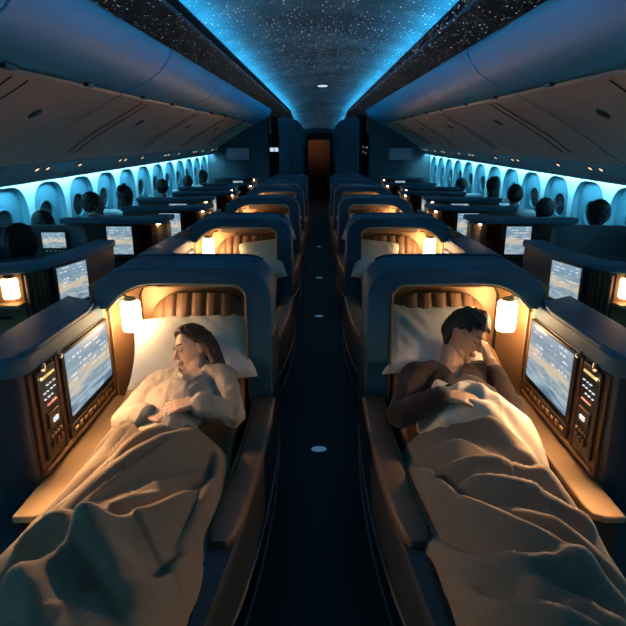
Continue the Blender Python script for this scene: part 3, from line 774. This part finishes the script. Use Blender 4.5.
# ---- sleeping woman, left
def woman():
    r = empty('person', (-.60, 1.75, .42))
    tag(r, 'sleeping woman in a cream robe with long brown hair, hand on the blanket', 'person')
    hc = V((-.590, 2.385, .803)); MX = head_frame(hc, (-.78, -.56, .05), (.04, .62, .78)) @ Matrix.Scale(.95, 4)
    pelvis = V((-.62, 1.74, .535)); waist = V((-.61, 1.93, .585)); chest = V((-.585, 2.11, .655)); nb = V((-.555, 2.27, .725))
    shR = V((-.425, 2.235, .715)); shL = V((-.725, 2.22, .685))
    elR = V((-.365, 2.045, .640)); wrR = V((-.495, 1.985, .722))
    elL = V((-.800, 2.02, .625)); wrL = V((-.690, 1.955, .690))
    def limbs(bm, g):
        ico(bm, pelvis, (.155+g, .12+g, .088+g), 3); ico(bm, waist, (.125+g, .12+g, .078+g), 3); ico(bm, chest, (.145+g, .13+g, .095+g), 3)
        cap(bm, waist, chest, .09+g, .10+g); cap(bm, shL*.85 + nb*.15, shR*.85 + nb*.15, .055+g, .055+g); ico(bm, nb - V((0, .05, .02)), (.12+g, .08+g, .06+g), 2)
        for sx in (-1, 1): ico(bm, chest + V((sx*.058, -.035, .042)), (.055+g*.5, .055+g*.5, .045+g*.5), 2)
        chain(bm, [shR, elR], [.050+g, .040+g]); chain(bm, [shL, elL], [.050+g, .040+g])
    bm = bmesh.new(); limbs(bm, 0)
    chain(bm, [elR, wrR], [.038, .026]); chain(bm, [elL, wrL], [.038, .026])
    chain(bm, [nb - V((0, .02, .02)), hc + MX.to_3x3() @ V((0, -.02, -.06))], [.052, .046])
    for sx in (-1, 1): chain(bm, [pelvis + V((sx*.08, 0, 0)), V((-.62 + sx*.085, 1.32, .54)), V((-.63 + sx*.06, .96, .49)), V((-.63 + sx*.06, .86, .50))], [.075, .052, .04, .035])
    head_geo(bm, MX, False)
    hand_geo(bm, wrR, (-.93, -.24, -.06), (.05, -.25, 1), 1, (.18, .28, .22), .5, .93, thumb_side=1)
    hand_geo(bm, wrL, (.85, -.30, -.05), (0, -.2, 1), 1, (.15, .25, .2), .5, .90, thumb_side=-1)
    me = union(bm, .0042, 2, .5); b = mobj('body', me, M['skin_f'], r)
    face_marks(b, MX, False, M['hair_f'])
    # robe
    bm = bmesh.new(); limbs(bm, .010)
    chain(bm, [elR, wrR + (elR-wrR)*.12], [.055, .046]); chain(bm, [elL, wrL + (elL-wrL)*.10], [.055, .046])
    me = union(bm, .006, 3, .5)
    f = MX.to_3x3()
    def neckcut(p):
        q = p - (nb + V((-.012, -.035, .035)))
        return (abs(q.x + .10*q.y) < .050 + .30*max(-.12, q.y) and -.13 < q.y < .06 and q.z > -.02) or (p - (nb + V((0, .03, .04)))).length < .06
    wrinkle(me, .007, 15, 3, (1.8, .7, 1.2)); cut_faces(me, neckcut)
    rb = mobj('robe', me, M['robe'], r); rb.modifiers.new('th', 'SOLIDIFY').thickness = .004
    # crossed collar band
    bm = bmesh.new()
    tube(bm, [nb + V(p) for p in ((.060, .02, -.005), (.064, -.03, .018), (.040, -.09, .029), (-.005, -.15, .026), (-.05, -.21, .010))], [.010, .013, .013, .012, .008], 8)
    tube(bm, [nb + V(p) for p in ((-.055, .02, .0), (-.070, -.03, .020), (-.050, -.09, .036), (-.025, -.125, .038))], [.010, .013, .012, .010], 8)
    fin('collar', bm, M['robe'], rb)
    for w, e, nm in ((wrR, elR, 'cuff'), (wrL, elL, 'cuff')):
        bm = bmesh.new(); d = (e - w).normalized(); chain(bm, [w + d*.018, w + d*.060], [.043, .047]); me = union(bm, .005, 2); wrinkle(me, .004, 25, 2); mobj(nm, me, M['robe'], rb)
    # hair: scalp cover with a side parting and long locks over the shoulder
    bm = bmesh.new(); P = lambda *p: MX @ V(p)
    def mask(x, y, z):
        if y > .02: return z > .092 - .42*abs(x)
        if y > -.025: return z > .034
        return z > -.09
    scalp(bm, MX, mask, lambda x, y, z: .0105 + .004*(z > .05), .011)
    rnd = random.Random(3)
    for i in range(46):
        t = i/45.; q = rnd.random()
        pts = [P(-.034 - .025*q, .060 - .10*t, .094 - .02*q), P(-.072, .030 - .10*t, .050), P(-.082 - .006*q, -.018 - .065*t, .0), P(-.083 - .010*q, -.034 - .055*t, -.050), P(-.088 - .018*q, -.042 - .05*t, -.100), P(-.098 - .030*q, -.034 - .05*t, -.145), P(-.110 - .04*q, -.020 - .05*t, -.180 - .03*rnd.random())]
        chain(bm, pts, [.005, .0085, .0095, .0095, .0085, .007, .003])
    for i in range(16):
        t = i/15.
        chain(bm, [P(.040, .058 - .09*t, .092), P(.075, .036 - .08*t, .040), P(.080, .0 - .06*t, -.02), P(.074, -.04 - .03*t, -.08)], [.006, .009, .009, .004])
    me2 = union(bm, .0036, 1); wrinkle(me2, .0035, 55, 2, (1, .35, .35)); h = mobj('hair', me2, M['hair_f'], b)
    for o in r.children: o.location = -V(r.location)
    return r
woman()

# ---- dozing man, right
def man():
    r = empty('person', (.62, 1.75, .42))
    tag(r, 'dark haired man in a brown sweater asleep leaning on his hand', 'person')
    hc = V((.672, 2.385, .872)); MX = head_frame(hc, (.76, -.58, -.26), (.24, .25, .93))
    pelvis = V((.62, 1.78, .535)); waist = V((.62, 1.98, .572)); chest = V((.61, 2.18, .635)); nb = V((.605, 2.335, .735))
    shR = V((.440, 2.285, .700)); shL = V((.785, 2.33, .680))
    elR = V((.345, 2.06, .635)); wrR = V((.500, 1.985, .752))
    elL = V((.845, 2.13, .585)); wrL = V((.790, 2.325, .762))
    def limbs(bm, g):
        ico(bm, pelvis, (.16+g, .13+g, .085+g), 3); ico(bm, waist, (.145+g, .14+g, .062+g), 3); ico(bm, chest, (.17+g, .15+g, .105+g), 3)
        cap(bm, waist, chest, .095+g, .105+g); cap(bm, shL*.9 + nb*.1, shR*.9 + nb*.1, .062+g, .062+g); ico(bm, nb - V((0, .06, .035)), (.14+g, .09+g, .06+g), 2)
        chain(bm, [shR, elR], [.060+g, .045+g]); chain(bm, [shL, elL], [.060+g, .046+g])
    bm = bmesh.new(); limbs(bm, 0)
    chain(bm, [elR, wrR], [.043, .030]); chain(bm, [elL, wrL], [.044, .029])
    chain(bm, [nb - V((0, .02, .03)), hc + MX.to_3x3() @ V((0, -.022, -.06))], [.060, .050])
    for sx in (-1, 1): chain(bm, [pelvis + V((sx*.085, 0, 0)), V((.62 + sx*.085, 1.34, .54)), V((.63 + sx*.06, .96, .495)), V((.63 + sx*.06, .86, .505))], [.078, .056, .042, .038])
    head_geo(bm, MX, True)
    hand_geo(bm, wrR, (.96, -.24, -.02), (.05, -.15, 1), 1, (.25, .30, .22), .5, 1.0, thumb_side=-1)
    hd = (V((.752, 2.375, .862)) - wrL)
    hand_geo(bm, wrL, hd, (.75, -.55, .25), 1, (.70, .9, .6), .4, .98, thumb_side=1)
    me = union(bm, .0042, 2, .5); b = mobj('body', me, M['skin_m'], r)
    face_marks(b, MX, True, M['hair_m'])
    bm = bmesh.new(); limbs(bm, .012)
    chain(bm, [elR, wrR + (elR-wrR)*.05], [.057, .041]); chain(bm, [elL, wrL + (elL-wrL)*.22], [.058, .043])
    me = union(bm, .006, 3, .5); wrinkle(me, .007, 10, 8, (1.4, 1, 1.2))
    def vneck(p):
        q = p - (nb + V((.004, -.045, 0)))
        return (abs(q.x) < .055 + .46*min(.02, q.y) and -.115 < q.y and q.z > -.035) or (p - (nb + V((0, .03, .05)))).length < .085
    cut_faces(me, vneck)
    sw = mobj('sweater', me, M['sweater'], r); sw.modifiers.new('th', 'SOLIDIFY').thickness = .004
    for w, e, k in ((wrR, elR, .05), (wrL, elL, .22)):
        bm = bmesh.new(); c = w + (e-w)*k; d = (e - w).normalized(); chain(bm, [c, c + d*.035], [.042, .045]); mobj('cuff', union(bm, .005, 2), M['sweater'], sw)
    # hair
    bm = bmesh.new(); P = lambda *p: MX @ V(p)
    def mask(x, y, z):
        if y > .035: return z > .064 - .15*abs(x)
        if y > .005: return z > .036
        if y > -.03: return z > .030
        return z > -.075
    scalp(bm, MX, mask, lambda x, y, z: .008 + .013*max(0, min(1, (z-.03)/.05))*(1 if y > -.03 else .5), .012)
    rnd = random.Random(5)
    for i in range(34):
        x = -.055 + .110*i/33.; q = rnd.random()
        z0 = .112 - 6.5*x*x
        chain(bm, [P(x*.9, -.01 + .02*q, z0 + .018), P(x, .035 + .01*q, z0 + .016 + .008*q), P(x + .012, .070, z0 - .002 + .006*q), P(x + .020, .090 + .006*q, z0 - .026 - .010*q)], [.009, .0105, .009, .003])
    me2 = union(bm, .0036, 1); wrinkle(me2, .0035, 55, 2, (1, .35, .35)); h = mobj('hair', me2, M['hair_m'], b)
    for o in r.children: o.location = -V(r.location)
    return r
man()

# ------------------------------------------------------------------ blankets
def seg_d(p, a, b):
    ax, ay = a; bx, by = b; dx, dy = bx-ax, by-ay; L2 = dx*dx + dy*dy
    t = max(0, min(1, ((p[0]-ax)*dx + (p[1]-ay)*dy)/L2)) if L2 else 0
    ex, ey = p[0]-ax-t*dx, p[1]-ay-t*dy
    return math.hypot(ex, ey), t, dx*ey - dy*ex
def pl_d(p, pl):
    best = None; n = len(pl)-1
    for i in range(n):
        d, t, sd = seg_d(p, pl[i], pl[i+1])
        if best is None or d < best[0]: best = (d, (i+t)/n, sd)
    return best
def cr(pl, n=6):
    out = []
    P = [pl[0]] + pl + [pl[-1]]
    for i in range(1, len(P)-2):
        for k in range(n):
            t = k/n; q = [V((*P[i-1], 0)), V((*P[i], 0)), V((*P[i+1], 0)), V((*P[i+2], 0))]
            v = .5*((2*q[1]) + (q[2]-q[0])*t + (2*q[0]-5*q[1]+4*q[2]-q[3])*t*t + (3*q[1]-q[0]-3*q[2]+q[3])*t**3)
            out.append((v.x, v.y))
    out.append(pl[-1]); return out
def blanket(name, s, ridges, top, inner, outer, m, seed, ymin=.60, ctr=.62):
    """cloth over the legs: base swell plus ridge folds. a = distance from the aisle centre, y = along the bed"""
    ridges = [(cr(pl), A, w) for pl, A, w in ridges]
    bm = bmesh.new(); nu, nv = 110, 150; g = []
    for j in range(nv+1):
        row = []
        for i in range(nu+1):
            u = i/nu; v = j/nv
            yt = top(u); y = ymin + (yt-ymin)*v
            a = inner(y) + (outer(y)-inner(y))*u
            sw = .215 + .02*math.sin(y*3)
            body = math.exp(-(abs(a-ctr)/.235)**2.6)
            z = .455 + sw*body*(1 - .22*max(0, (1.15-y)/.5))
            for pl, A, w in ridges:
                d, t, sd = pl_d((a, y), pl)
                if d > w*4: continue
                fade = min(1, t*4 + .08)*min(1, (1-t)*4 + .08)
                ww = w*(1.12 + (-.37 if sd > 0 else .38)*min(1, t*7)*min(1, (1-t)*7))
                z += 1.45*A*fade*math.exp(-(d/ww)**2) - .25*A*fade*math.exp(-((d - 2.2*ww)/(ww*1.1))**2)
            z += .006*noise.noise(V((a*5, y*3.2, seed))) + .002*noise.noise(V((a*15, y*9, seed + 3)))
            # hang at the outer rims
            e0 = max(0, 1 - (a - inner(y))/.07); e1 = max(0, 1 - (outer(y)-a)/.05)
            z -= .045*e0*e0 + .035*e1*e1
            z = max(z, .435)
            row.append(bm.verts.new((s*a, y, z)))
        g.append(row)
    for j in range(nv):
        for i in range(nu): bm.faces.new((g[j][i], g[j][i+1], g[j+1][i+1], g[j+1][i]))
    bm.normal_update(); bm.faces.ensure_lookup_table()
    if bm.faces[0].normal.z < 0: bmesh.ops.reverse_faces(bm, faces=bm.faces[:])
    me = bpy.data.meshes.new(name); bm.to_mesh(me); bm.free()
    o = mobj(name, me, m, None); q = o.modifiers.new('th', 'SOLIDIFY'); q.thickness = .010; q.offset = 1
    return o
RL = [
 ([(.70, 2.03), (.79, 1.88), (.83, 1.68), (.91, 1.49), (1.0, 1.36)], .045, .030),
 ([(.60, 1.90), (.70, 1.70), (.82, 1.52), (.96, 1.34)], .036, .028),
 ([(.482, 1.90), (.58, 1.74), (.70, 1.56), (.82, 1.40), (.95, 1.25)], .042, .032),
 ([(.371, 1.68), (.44, 1.50), (.53, 1.33), (.66, 1.18), (.80, 1.04)], .044, .034),
 ([(.93, 1.17), (.80, 1.26), (.68, 1.25), (.54, 1.15), (.42, 1.02)], .055, .036),
 ([(.50, 1.52), (.62, 1.38), (.78, 1.27), (.95, 1.18)], .026, .024),
 ([(.768, 2.16), (.85, 1.95), (.90, 1.75)], .045, .030),
 ([(.40, 1.90), (.375, 1.72), (.385, 1.5), (.42, 1.3)], .030, .020),
 ([(.97, 1.10), (.86, 1.13), (.74, 1.08), (.62, .98)], .040, .028),
 ([(.385, 1.35), (.41, 1.2), (.47, 1.06)], .030, .022)]
RR = [
 ([(.357, 1.97), (.53, 1.97), (.66, 1.88), (.745, 1.69), (.806, 1.50), (.86, 1.22)], .036, .032),
 ([(.335, 1.90), (.385, 1.70), (.44, 1.48), (.54, 1.28), (.66, 1.14), (.76, .98)], .050, .026),
 ([(.40, 1.70), (.50, 1.655), (.62, 1.62), (.76, 1.54)], .032, .022),
 ([(.43, 1.58), (.55, 1.51), (.68, 1.45), (.82, 1.34)], .036, .024),
 ([(.345, 1.50), (.375, 1.32), (.44, 1.20), (.56, 1.13), (.70, 1.12)], .050, .028),
 ([(.69, 1.72), (.77, 1.50), (.82, 1.24)], .026, .026),
 ([(.58, 1.38), (.70, 1.24), (.78, 1.08), (.82, .95)], .034, .026),
 ([(.37, 1.24), (.42, 1.10), (.52, 1.0), (.64, .92)], .040, .026),
 ([(.50, 1.10), (.60, 1.02), (.72, .90)], .030, .024)]
tl = lambda u: 1.90 + .03*math.sin(u*5 + .4) + .26*max(0, u-.62)/.38*(1 if u < .9 else 1)
tag(blanket('blanket', -1, RL, tl, lambda y: .335 + .02*math.sin(y*7) + .05*max(0, 1.4-y), lambda y: .915 if y > 1.70 else .915 + min(.11, (1.70-y)*.5), M['blanket'], 2.), 'taupe blanket spread over the sleeping woman', 'blanket')
tr = lambda u: 1.955 + .05*max(0, (.2-u)/.2) - .10*u + .015*math.sin(u*9)
tag(blanket('blanket', 1, RR, tr, lambda y: .335 + .02*math.sin(y*6 + 1) + .045*max(0, 1.5-y), lambda y: .885 - .02*math.sin(y*5), M['blanket_b'], 6.), 'grey taupe blanket spread over the dozing man', 'blanket')

# white sheet bunched on the man's lap
def sheet(name, s, spine, m, seed):
    bm = bmesh.new(); nu, nv = 60, 46; g = []
    a0, a1, y0, y1 = spine
    for j in range(nv+1):
        row = []
        for i in range(nu+1):
            u, v = i/nu, j/nv
            y = y0 + (y1-y0)*v + .05*math.sin(u*4 + seed) - .16*u*u*(.4 + .6*(1-v)); a = a0 + (a1-a0)*u
            e = min(1, v/.35)**.6*math.sin(PI*(.04 + .92*u))**.3
            z = .582 + .105*e + .062*v - .15*max(0, u-.60)/.40 - .14*max(0, .16-u)/.16 - .9*max(0, 1.93-y)
            z += .030*(1 - 2.4*abs(noise.noise(V((a*6.5 + y*2, y*5.5 - a*3, seed)))))*e + .012*math.sin((a*1.0 + y*1.9 + .12*noise.noise(V((a*4, y*4, seed))))*34)*e
            row.append(bm.verts.new((s*a, y, z)))
        g.append(row)
    for j in range(nv):
        for i in range(nu): bm.faces.new((g[j][i], g[j][i+1], g[j+1][i+1], g[j+1][i]))
    bm.normal_update(); bm.faces.ensure_lookup_table()
    if bm.faces[0].normal.z < 0: bmesh.ops.reverse_faces(bm, faces=bm.faces[:])
    me = bpy.data.meshes.new(name); bm.to_mesh(me); bm.free()
    o = mobj(name, me, m, None); q = o.modifiers.new('th', 'SOLIDIFY'); q.thickness = .008; q.offset = 1
    return o
tag(sheet('bed_sheet', 1, (.43, .905, 1.84, 2.10), M['linen_cream'], 1.3), 'white sheet bunched on the lap of the dozing man', 'sheet')

# ------------------------------------------------------------------ window-side suites
def screen_on(parent, c, xdir, n, w, h, m):
    """black framed monitor: c centre, xdir to the right as seen, n out of the glass"""
    c = V(c); x = V(xdir).normalized(); n = V(n).normalized(); z = V((0, 0, 1))
    def quadbox(hw, hh, d0, d1, dz=0):
        bm = bmesh.new(); loft(bm, [[c + n*d + x*sx*hw + z*(sz*hh + dz) for sx, sz in ((-1, -1), (1, -1), (1, 1), (-1, 1))] for d in (d0, d1)]); return bm
    f = fin('screen_frame', quadbox(w/2 + .016, h/2 + .026, -.004, .012, -.012), M['black'], parent, bevel=.004)
    p = [c + n*.0135 + x*sx*w/2 + z*sz*h/2 for sx, sz in ((-1, -1), (1, -1), (1, 1), (-1, 1))]
    quad_uv('display', *p, m, f)
    for i in range(5):
        bm = bmesh.new(); k = c + x*(-.06 + .03*i) - z*(h/2 + .022)
        loft(bm, [[k + n*d + x*sx*.008 + z*sz*.005 for sx, sz in ((-1, -1), (1, -1), (1, 1), (-1, 1))] for d in (.010, .0145)]); fin('button', bm, M['gold'], f)
    return f
def window_suite(s, scr, wing=True):
    """straight-fronted window suite; local y = 0 at its front face"""
    r = empty('window_suite'); X = lambda a: s*a
    boxo('front_wall', X(1.30), X(2.06), 0, .07, 0, 1.135, M['wood'], r, .01)
    bm = bmesh.new(); n = 20
    pts = [(1.345 + .105*math.cos(t), .105 + .105*math.sin(t)) for t in [math.radians(180 - 0 + 90*i/10) for i in range(11)]]
    pl = pts + [(1.47, .0), (1.47, .09), (1.30, .20), (1.24, .20)]
    prism(bm, [(X(a), y, 0) for a, y in pl], (0, 0, 1.125)); fin('bronze_column', bm, M['bronze'], r, bevel=.004)
    bm = bmesh.new()
    pl = [(1.225, .30), (1.225, .10), (1.232, .01), (1.265, -.045), (1.32, -.058), (1.38, -.045), (2.06, -.03), (2.08, .0), (2.08, .10), (1.62, .13), (1.46, .20), (1.40, .32)]
    prism(bm, [(X(a), y, 1.135) for a, y in pl], (0, 0, .04)); fin('counter_top', bm, M['shell'], r, bevel=.012, seg=3)
    if wing: boxo('side_wall', X(1.24), X(1.29), .18, .72, 0, .98, M['shell_dark'], r, .015)
    screen_on(r, (X(1.60), -.004, 1.0), (1, 0, 0), (0, -1, 0), .20, .225, M['screens'][scr])
    boxo('shelf', X(1.47), X(2.02), -.02, 0, .80, .83, M['shell_dark'], r, .005)
    bm = bmesh.new(); c = V((X(1.283), -.014, 1.130))
    loft(bm, [[c + V((.010*k*math.cos(2*PI*i/14), .010*k*math.sin(2*PI*i/14), z)) for i in range(14)] for k, z in ((.6, -.002), (1, .0), (1, .008))]); fin('corner_fill', bm, M['column_fill'], r)  # added glow under the counter to light the bronze column
    return r
wy = [4.35, 5.28, 6.25, 7.18, 8.15, 9.08, 10.98]
wlab = ['first straight one behind the curved suite', 'second straight one behind the curved suite', 'third straight one behind the curved suite', 'fourth straight one behind the curved suite', 'fifth straight one behind the curved suite', 'sixth straight one behind the curved suite', 'last one before the bulkhead']
for s, side in ((-1, 'left'), (1, 'right')):
    ps = [window_suite(s, 3 if s < 0 else 2), window_suite(s, 0 if s < 0 else 1, False)]
    for k, y in enumerate(wy):
        o = ps[k] if k < 2 else dup(ps[k % 2])
        o.location = (s*(-.16 if k % 2 else 0), y, 0)
        tag(o, 'dark window suite with a bronze column, %s side, %s' % (side, wlab[k]), 'window suite', 'straight window suites on the %s' % side)
# curved suite nearest the viewer
def curved_suite(s):
    r = empty('window_suite', (s*1.6, 2.8, 0)); X = lambda a: s*a
    path = cr([(1.245, 3.25), (1.25, 3.0), (1.268, 2.84), (1.30, 2.70), (1.338, 2.58), (1.41, 2.50), (1.52, 2.455), (1.66, 2.42), (1.95, 2.40), (2.5, 2.40)], 5)
    P2 = [V((a, y, 0)) for a, y in path]
    nr = []
    for i in range(len(P2)):
        t = (P2[min(i+1, len(P2)-1)] - P2[max(0, i-1)]).normalized(); nr.append(V((-t.y, t.x, 0)) if True else None)
    # inward normal points away from the viewer side
    def ringset(d0, d1, z0, z1, i0=0, i1=None):
        bm = bmesh.new(); rings = []
        for p, n in list(zip(P2, nr))[i0:i1]:
            a = p + n*d0; b = p + n*d1
            rings.append([(X(a.x), a.y, z0), (X(b.x), b.y, z0), (X(b.x), b.y, z1), (X(a.x), a.y, z1)])
        loft(bm, rings); return bm
    w1 = fin('front_wall', ringset(0, .05, 0, 1.14, 0, 26), M['shell_dark'], r)
    fin('bronze_wall', ringset(0, .05, 0, 1.14, 25, None), M['bronze'], r)
    fin('rim_top', ringset(-.018, .10, 1.14, 1.182), M['shell'], r, bevel=.01, seg=3)
    # pleated brown strip beside the lamp
    for i in range(5):
        p, n = P2[20 + i], nr[20 + i]; q = p - n*.006
        bm = bmesh.new(); tube(bm, [(X(q.x), q.y, .75), (X(q.x), q.y, 1.13)], .012, 8); fin('flute', bm, M['bronze_dark'], w1)
    # screen on the aisle-facing run
    t = V((.048, -.21, 0)).normalized(); c = V((1.288, 2.725, 1.04)); n = V((-t.y, t.x, 0))*-1
    c = c + n*.010
    if s < 0: screen_on(r, (X(c.x), c.y, c.z), (t.x, -t.y, 0), (X(n.x), n.y, 0), .23, .20, M['screens'][1])
    else: screen_on(r, (X(c.x), c.y, c.z), (t.x, t.y, 0), (n.x, n.y, 0), .23, .20, M['screens'][3])
    lamp_part(r, (X(1.455), 2.475, 1.075), .10, .034, .036, 'niche_lamp', 'lamp_n')
    boxo('lamp_shelf', X(1.40), X(1.56), 2.42, 2.50, .985, 1.005, M['bronze'], r, .006)
    bm = bmesh.new(); tube(bm, [(X(1.47), 2.472, .93), (X(1.54), 2.442, .935), (X(1.66), 2.405, .94)], .008, 8); fin('slot_trim', bm, M['black'], r)
    if s < 0: screen_on(r, (X(1.66), 2.395, 1.05), (1, .14, 0), (-.15, -1, 0), .16, .15, M['screens'][2])
    # high inner wall behind, with its own monitor
    bm = bmesh.new()
    pw = cr([(1.62, 3.72), (1.70, 3.82), (1.9, 3.85), (2.15, 3.82), (2.26, 3.70), (2.30, 3.45)], 5)
    rings = []
    for i, (a, y) in enumerate(pw):
        k = i/(len(pw)-1); top = 1.185 - .06*abs(2*k-1)**4
        rings.append([(X(a), y, 0), (X(a*1.0), y + .05, 0), (X(a), y + .05, top), (X(a), y, top)])
    loft(bm, rings); fin('inner_wall', bm, M['shell_dark'], r, bevel=.01)
    if s < 0: screen_on(r, (X(1.88), 3.835, 1.085), (1, 0, 0), (0, -1, 0), .165, .11, M['screens'][0])
    # seat
    boxo('seat_cushion', X(1.50), X(2.25), 2.65, 3.2, .25, .45, M['shell_dark'], r, .04, seg=3)
    bm = bmesh.new(); tube(bm, [(X(1.62 + .11*i), 3.0 - .16*math.sin(PI*i/5), 1.10) for i in range(6)], .028, 8); fin('seat_wing', bm, M['shell_dark'], r)
    for o in r.children: o.location = -V(r.location)
    return r
for s, side in ((-1, 'left'), (1, 'right')):
    tag(curved_suite(s), 'curved dark window suite with lit lamp niche on the %s edge' % side, 'window suite')

# ------------------------------------------------------------------ passengers by the windows (dim silhouettes)
def passenger_proto(longhair):
    r = empty('person')
    bm = bmesh.new()
    ico(bm, (0, 0, .57), (.19, .13, .13), 3); ico(bm, (0, .03, .80), (.20, .12, .20), 3); cap(bm, (-.17, .03, .93), (.17, .03, .93), .07, .07)
    cap(bm, (0, .03, .97), (0, .01, 1.08), .055, .05)
    for sx in (-1, 1):
        chain(bm, [(sx*.20, .03, .92), (sx*.25, -.05, .68), (sx*.17, -.26, .63)], [.06, .047, .036])
        hand_geo(bm, (sx*.17, -.26, .63), (-sx*.3, -1, -.15), (0, -.1, 1), 1, (.3, .4, .3), .4, 1, thumb_side=-sx)
        chain(bm, [(sx*.09, 0, .55), (sx*.11, -.42, .56), (sx*.10, -.46, .16)], [.085, .06, .045]); cap(bm, (sx*.10, -.44, .05), (sx*.10, -.60, .04), .04, .035)
    head_geo(bm, head_frame((0, -.01, 1.17), (0, -1, -.05), (0, 0, 1)), True)
    b = mobj('body', union(bm, .009, 2), M['dim_skin'], r)
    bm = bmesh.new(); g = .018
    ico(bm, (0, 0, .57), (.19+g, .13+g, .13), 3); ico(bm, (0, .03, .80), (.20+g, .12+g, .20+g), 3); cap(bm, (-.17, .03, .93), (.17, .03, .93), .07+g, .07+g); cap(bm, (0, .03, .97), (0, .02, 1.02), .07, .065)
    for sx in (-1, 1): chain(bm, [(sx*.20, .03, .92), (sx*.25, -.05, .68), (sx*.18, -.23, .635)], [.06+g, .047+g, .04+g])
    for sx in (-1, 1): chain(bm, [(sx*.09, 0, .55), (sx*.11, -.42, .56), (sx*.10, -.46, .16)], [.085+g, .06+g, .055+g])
    me = union(bm, .011, 3); wrinkle(me, .01, 9, 2); mobj('clothes', me, M['dim_cloth'], r)
    bm = bmesh.new()
    ico(bm, (0, .022, 1.195), (.088, .100, .108), 3); ico(bm, (0, .02, 1.255), (.06, .07, .05), 2)
    if longhair: ico(bm, (0, .07, 1.08), (.075, .05, .12), 2); ico(bm, (0, .09, 1.27), (.045, .045, .04), 2)
    me = union(bm, .009, 1); wrinkle(me, .008, 30, 4); cut_faces(me, lambda p: p.y < -.055 and p.z < 1.225); mobj('hair', me, M['hair_p'], b)
    return r
def seat_proto():
    r = empty('passenger_chair')
    boxo('seat_base', -.27, .27, -.32, .20, .0, .30, M['shell_dark'], r, .02)
    boxo('seat_cushion', -.26, .26, -.36, .14, .30, .43, M['shell_dark'], r, .04, seg=3)
    bm = bmesh.new(); pr = [(.16, .40), (.24, .40), (.30, .98), (.24, 1.03), (.19, .98)]
    prism(bm, [(-.25, y, z) for y, z in pr], (.50, 0, 0)); fin('backrest', bm, M['shell_dark'], r, bevel=.025, seg=3)
    return r
pa, pb, sp = passenger_proto(False), passenger_proto(True), seat_proto()
PL = [  # x, y, dz, rz, long, seat, label
 (-2.36, 5.75, -.02, .15, 0, 'dark silhouetted passenger on the left turned to the window, face catching light'),
 (-2.36, 6.75, -.02, -.3, 1, 'dark silhouetted passenger with hair tied up, left of the cabin'),
 (-2.36, 8.35, -.02, .2, 0, 'third dark silhouetted passenger along the left windows'),
 (-2.36, 10.0, -.04, .1, 0, 'fourth dark silhouetted passenger along the left windows'),
 (-2.36, 11.4, .0, -.2, 1, 'farthest dark silhouetted passenger along the left windows'),
 (-2.40, 4.75, -.10, .1, 0, 'low slumped silhouetted passenger nearest on the left windows'),
 (2.36, 4.62, .0, -.3, 0, 'dark silhouetted passenger nearest on the right windows'),
 (-1.70, 3.08, .0, .1, 0, 'dark silhouetted passenger seated inside the curved suite at the left edge'),
 (2.36, 5.75, -.08, .2, 0, 'slumped silhouetted passenger second along the right windows'),
 (2.36, 6.65, .0, -.2, 0, 'dark silhouetted passenger third along the right windows'),
 (2.36, 7.55, .05, .1, 1, 'tall silhouetted passenger with hair bun on the right'),
 (2.36, 9.25, -.05, .3, 0, 'farthest dark silhouetted passenger along the right windows')]
ua = ub = us = False
for (x, y, dz, rz, lg, lab) in PL:
    if lg: o = dup(pb) if ub else pb; ub = True
    else: o = dup(pa) if ua else pa; ua = True
    o.location = (x, y, dz); o.rotation_euler.z = (PI if 'face' not in lab else 1.9) + rz
    tag(o, lab, 'person', 'passengers along the windows')
    if 'curved' in lab: continue
    st = dup(sp) if us else sp; us = True
    st.location = (x, y - .02, dz if dz < -.0 else 0); st.location.z = 0; st.rotation_euler.z = PI + (rz if 'face' not in lab else 0)
    tag(st, 'dark seat under the ' + ' '.join(lab.split()[:99]).replace('dark silhouetted', 'silhouetted'), 'chair', 'dark chairs along the windows')

# ------------------------------------------------------------------ glowing discs in place of soft floor reflections
for i, (y, nm) in enumerate(((2.83, 'nearest'), (5.5, 'second'), (7.3, 'third'), (9.8, 'farthest'))):
    g = empty('floor_glow', (.0, y, 0)); tag(g, 'small blue glowing disc for a floor reflection in the dark aisle, %s from the viewer' % nm, 'floor reflection', 'aisle floor reflections')
    bm = bmesh.new(); loft(bm, [[(.050*k*math.cos(2*PI*q/24), .034*k*math.sin(2*PI*q/24), z) for q in range(24)] for k, z in ((1.15, 0), (1.1, .004), (.98, .006))]); fin('bezel', bm, M['shell_dark'], g)
    bm = bmesh.new(); loft(bm, [[(.047*k*math.cos(2*PI*q/24), .032*k*math.sin(2*PI*q/24), z) for q in range(24)] for k, z in ((1, .005), (.85, .009), (.4, .012))]); fin('lens', bm, M['floorglow'], g)

# ------------------------------------------------------------------ world, camera, view
w = bpy.data.worlds.new('night'); SC.world = w; w.use_nodes = True
w.node_tree.nodes['Background'].inputs[0].default_value = (.004, .010, .018, 1); w.node_tree.nodes['Background'].inputs[1].default_value = 1
cd = bpy.data.cameras.new('camera'); cam = bpy.data.objects.new('camera', cd); COL.objects.link(cam)
cam.location = (0, 0, H); cam.rotation_euler = (math.radians(90 - 16.8), 0, 0)
cd.sensor_width = 36; cd.lens = 541/626*36; cd.shift_x = -6/626; cd.clip_start = .02
SC.camera = cam
vs = SC.view_settings; vs.view_transform = 'Standard'; vs.look = 'None'; vs.exposure = 0; vs.gamma = 1; vs.use_curve_mapping = False
cy = SC.cycles
cy.max_bounces = 6; cy.diffuse_bounces = 4; cy.glossy_bounces = 3; cy.sample_clamp_indirect = 4; cy.use_denoising = True
